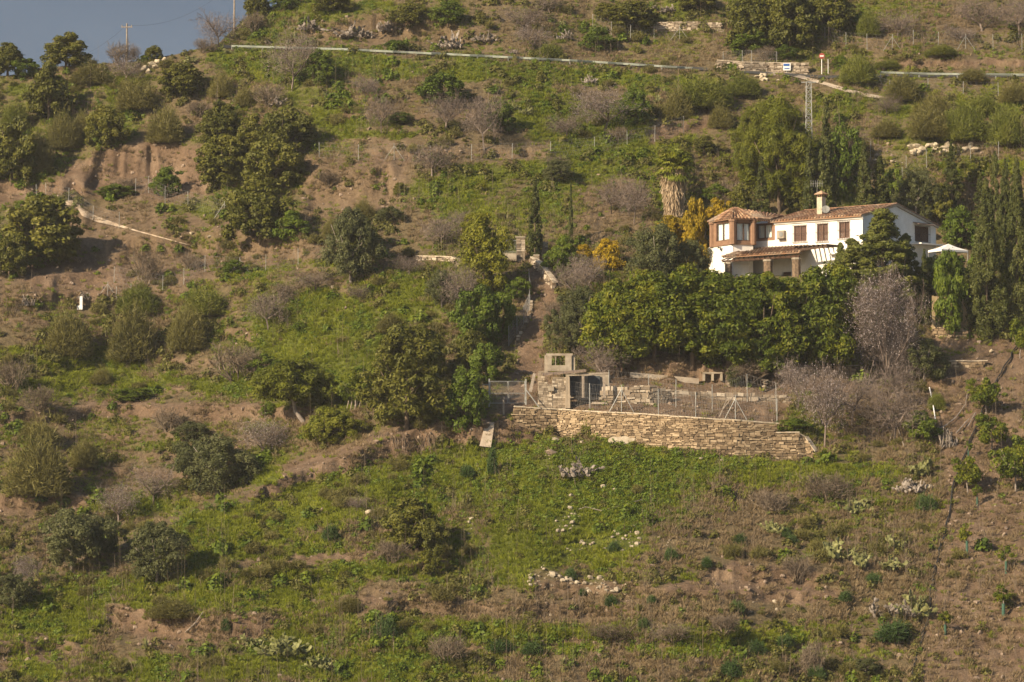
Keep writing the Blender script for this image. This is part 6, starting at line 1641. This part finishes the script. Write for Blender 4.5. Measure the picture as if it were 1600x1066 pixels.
fennel 1448 796 46 32|bright green bush beside the upper hose
fennel 1400 1000 76 34|broad bright green grass clump under the tall prickly pear
fennel 1240 848 30 18|green tuft in the dry brush left of the cactus cluster
fennel 1156 850 30 18|green tuft on the slope below the dead branches
fennel 600 1000 50 50|dark green weeds bush low in the left middle
fennel 780 1020 60 24|left dark green tuft of the bottom terrace
fennel 826 1022 52 26|right dark green tuft of the bottom terrace
fennel 1276 1060 40 22|green tuft at the bottom edge right
agave 880 1040 24 18|pale rosette left at the bottom middle
agave 1004 1026 24 16|pale rosette right of the bottom middle
agave 963 1046 20 14|small pale rosette between the other two
broom 160 600 50 26|rusty bush on the green terrace at the left
green 420 650 30 20|dark bush on the red terrace bank left of the bent pine
green 205 626 60 18|low green bush on the long left terrace
bareshrub 60 640 60 36|dry mauve brush at the left edge terrace
bareshrub 20 610 50 50|dry greyish bush at the left edge of the terraces
broom 60 690 90 36|dull bush on the left terrace bank
bare 560 470 40 26|purple brush below the tall grey green tree
broom 610 520 60 34|brownish bush above the large dark tree
green 470 520 20 16|tiny bush on the bright green meadow
broom 520 370 40 34|grey bush right of the tree on the brown slope
olive 1352 1056 50 26|dull bush at the bottom right of the middle
broom 1215 1050 40 20|small drab bush at the bottom edge
bareshrub 1270 1056 50 54|tall dry stalks at the bottom edge right of the middle
bareshrub 1130 990 60 30|grey dry shrubs on the bottom right terrace
bareshrub 960 1000 90 26|grey dry hedge line on the bottom middle terrace
bareshrub 1050 1000 70 26|grey dry brush right of the hedge line
'''
M['needle'] = M['pine']
PROTO['scrubcol'] = [("ivy_stump", "shrub", 2, 5, crown("foliage", M['carob'], 2, 5, .1, 40, .4, 150, .1, 470, lambda t: t * 0 + 1, .6, .2, 1.2, .6), None, None, None)]
for ln in PL.strip().splitlines():
    a_, lb = ln.split('|'); q = a_.split()
    plant(q[0], *map(float, q[1:]), lb, rot=0. if q[0] == 'bentpine' else None)

# ------------------------------------------------------------------ palm with its skirt of dead fronds
p = G(1052, 352) + Vector((0, -.8, 0)); s = p.y / FPX; PT = (352 - 262) * s
o = thing("palm_tree", "fan palm with a shaggy skirt of dead fronds left of the house", "palm", p)
link("trunk", MB().tube([(0, 0, -.5), (.1, 0, PT)], [.45, .35], 10).mesh("trunk", M['bark']), o)
r = np.random.default_rng(9); n = 5200
z = PT * (.12 + .88 * r.random(n)); a = r.random(n) * 6.28; rad = .5 + .75 * (z / PT) ** 1.2 * r.random(n) ** .5
P_ = np.stack([np.cos(a) * rad, np.sin(a) * rad, z], 1); Dd = unit(np.stack([np.cos(a) * .25, np.sin(a) * .25, np.full(n, -1.)], 1) + r.normal(size=(n, 3)) * .12)
link("dead_fronds", np_mesh("dead_fronds", blades(P_, Dd, .5 + .6 * r.random(n), np.full(n, .05), r), 4, M['skirt']), o)
V = []; lf = []
for i in range(64):
    a = r.random() * 6.28; el = r.uniform(-.7, 1.35); d = np.array([math.cos(a) * math.cos(el), math.sin(a) * math.cos(el), math.sin(el)])
    base = np.array([.08, 0, PT]); L = r.uniform(1.0, 1.5); hub = base + d * L; side = unit(np.cross(d, np.array([0, 0, 1.]))); up_ = np.cross(side, d); c = r.random()
    w_ = side * .03; V += [base - w_, base + w_, hub + w_, hub - w_]; lf.append(c)
    for k in range(22):
        q = (k / 21 - .5) * 3.9; dd = unit(d * math.cos(q) + side * math.sin(q) + up_ * r.normal() * .1); l2 = r.uniform(.9, 1.25); e1_ = hub + dd * l2 * .6; e2_ = e1_ + unit(dd + np.array([0, 0, -.9])) * l2 * .4
        ss = unit(np.cross(dd, up_)) * .075; V += [hub - ss * .4, hub + ss * .4, e1_ + ss, e1_ - ss, e1_ - ss, e1_ + ss, e2_ + ss * .2, e2_ - ss * .2]; lf += [c, c]
link("fronds", np_mesh("fronds", np.array(V), 4, M['frond'], np.array(lf)), o)
# roots hanging out of the bank below the large dark tree
mb = MB(); rr = random.Random(4)
for k in range(46):
    u_ = rr.uniform(585, 676); a_ = G(u_, 682 + rr.uniform(-6, 4)); b_ = G(u_ + rr.uniform(-12, 12), 706 + rr.uniform(-8, 12)); m_ = a_.lerp(b_, .5) + Vector((rr.uniform(-.3, .3), -.25, 0))
    mb.tube([a_ + Vector((0, -.2, .1)), m_, b_ + Vector((0, -.25, 0))], [.035, .025, .012], 4)
solo(mb, "tree_roots", M['bark'], "tangle of exposed roots in the earth bank under the large dark tree", "roots")
# fallen branches
def branch(pts, lb, rd=.06, mat='greybark', lift=.2):
    solo(MB().tube([G(a_, b_) + Vector((0, -.15, lift)) for a_, b_ in pts], [rd * (1 - .12 * i) for i in range(len(pts))], 5), "fallen_branch", M[mat], lb, "branch")
branch([(1494, 680), (1510, 662), (1524, 648), (1512, 670)], "pale broken branch right of the leaning white stake")
branch([(1462, 676), (1478, 668), (1494, 655), (1508, 636), (1512, 612)], "long pale fallen branch reaching up the right slope", .07)
branch([(1452, 616), (1458, 645), (1462, 672)], "white stake leaning on the slope left of the long fallen branch", .06, 'white', .6)
branch([(904, 800), (915, 796), (940, 802), (985, 790), (1030, 775)], "long thin pale branch lying across the green herbs under the wall", .05)
branch([(290, 992), (305, 978), (318, 960)], "dead stick lying on the lower earth bank", .06)
branch([(1390, 692), (1400, 665), (1412, 700)], "crossed white dead stems below the white twigged tree", .06)

# ------------------------------------------------------------------ thin warm air over the valley
m = bpy.data.materials.new("haze_air"); m.use_nodes = True; t = m.node_tree; t.nodes.clear()
pv = t.nodes.new("ShaderNodeVolumePrincipled"); out = t.nodes.new("ShaderNodeOutputMaterial"); t.links.new(pv.outputs[0], out.inputs["Volume"])
pv.inputs["Color"].default_value = (.93, .90, .86, 1); pv.inputs["Density"].default_value = .00013; pv.inputs["Anisotropy"].default_value = .2
mb = MB().box((0, 750, -62), (3400, 0, 0), (0, 1800, 0), (0, 0, 210))
tag(link("haze", mb.mesh("haze", m)), kind="stuff"); bpy.data.objects["haze"]["label"] = "thin pale haze filling the valley"
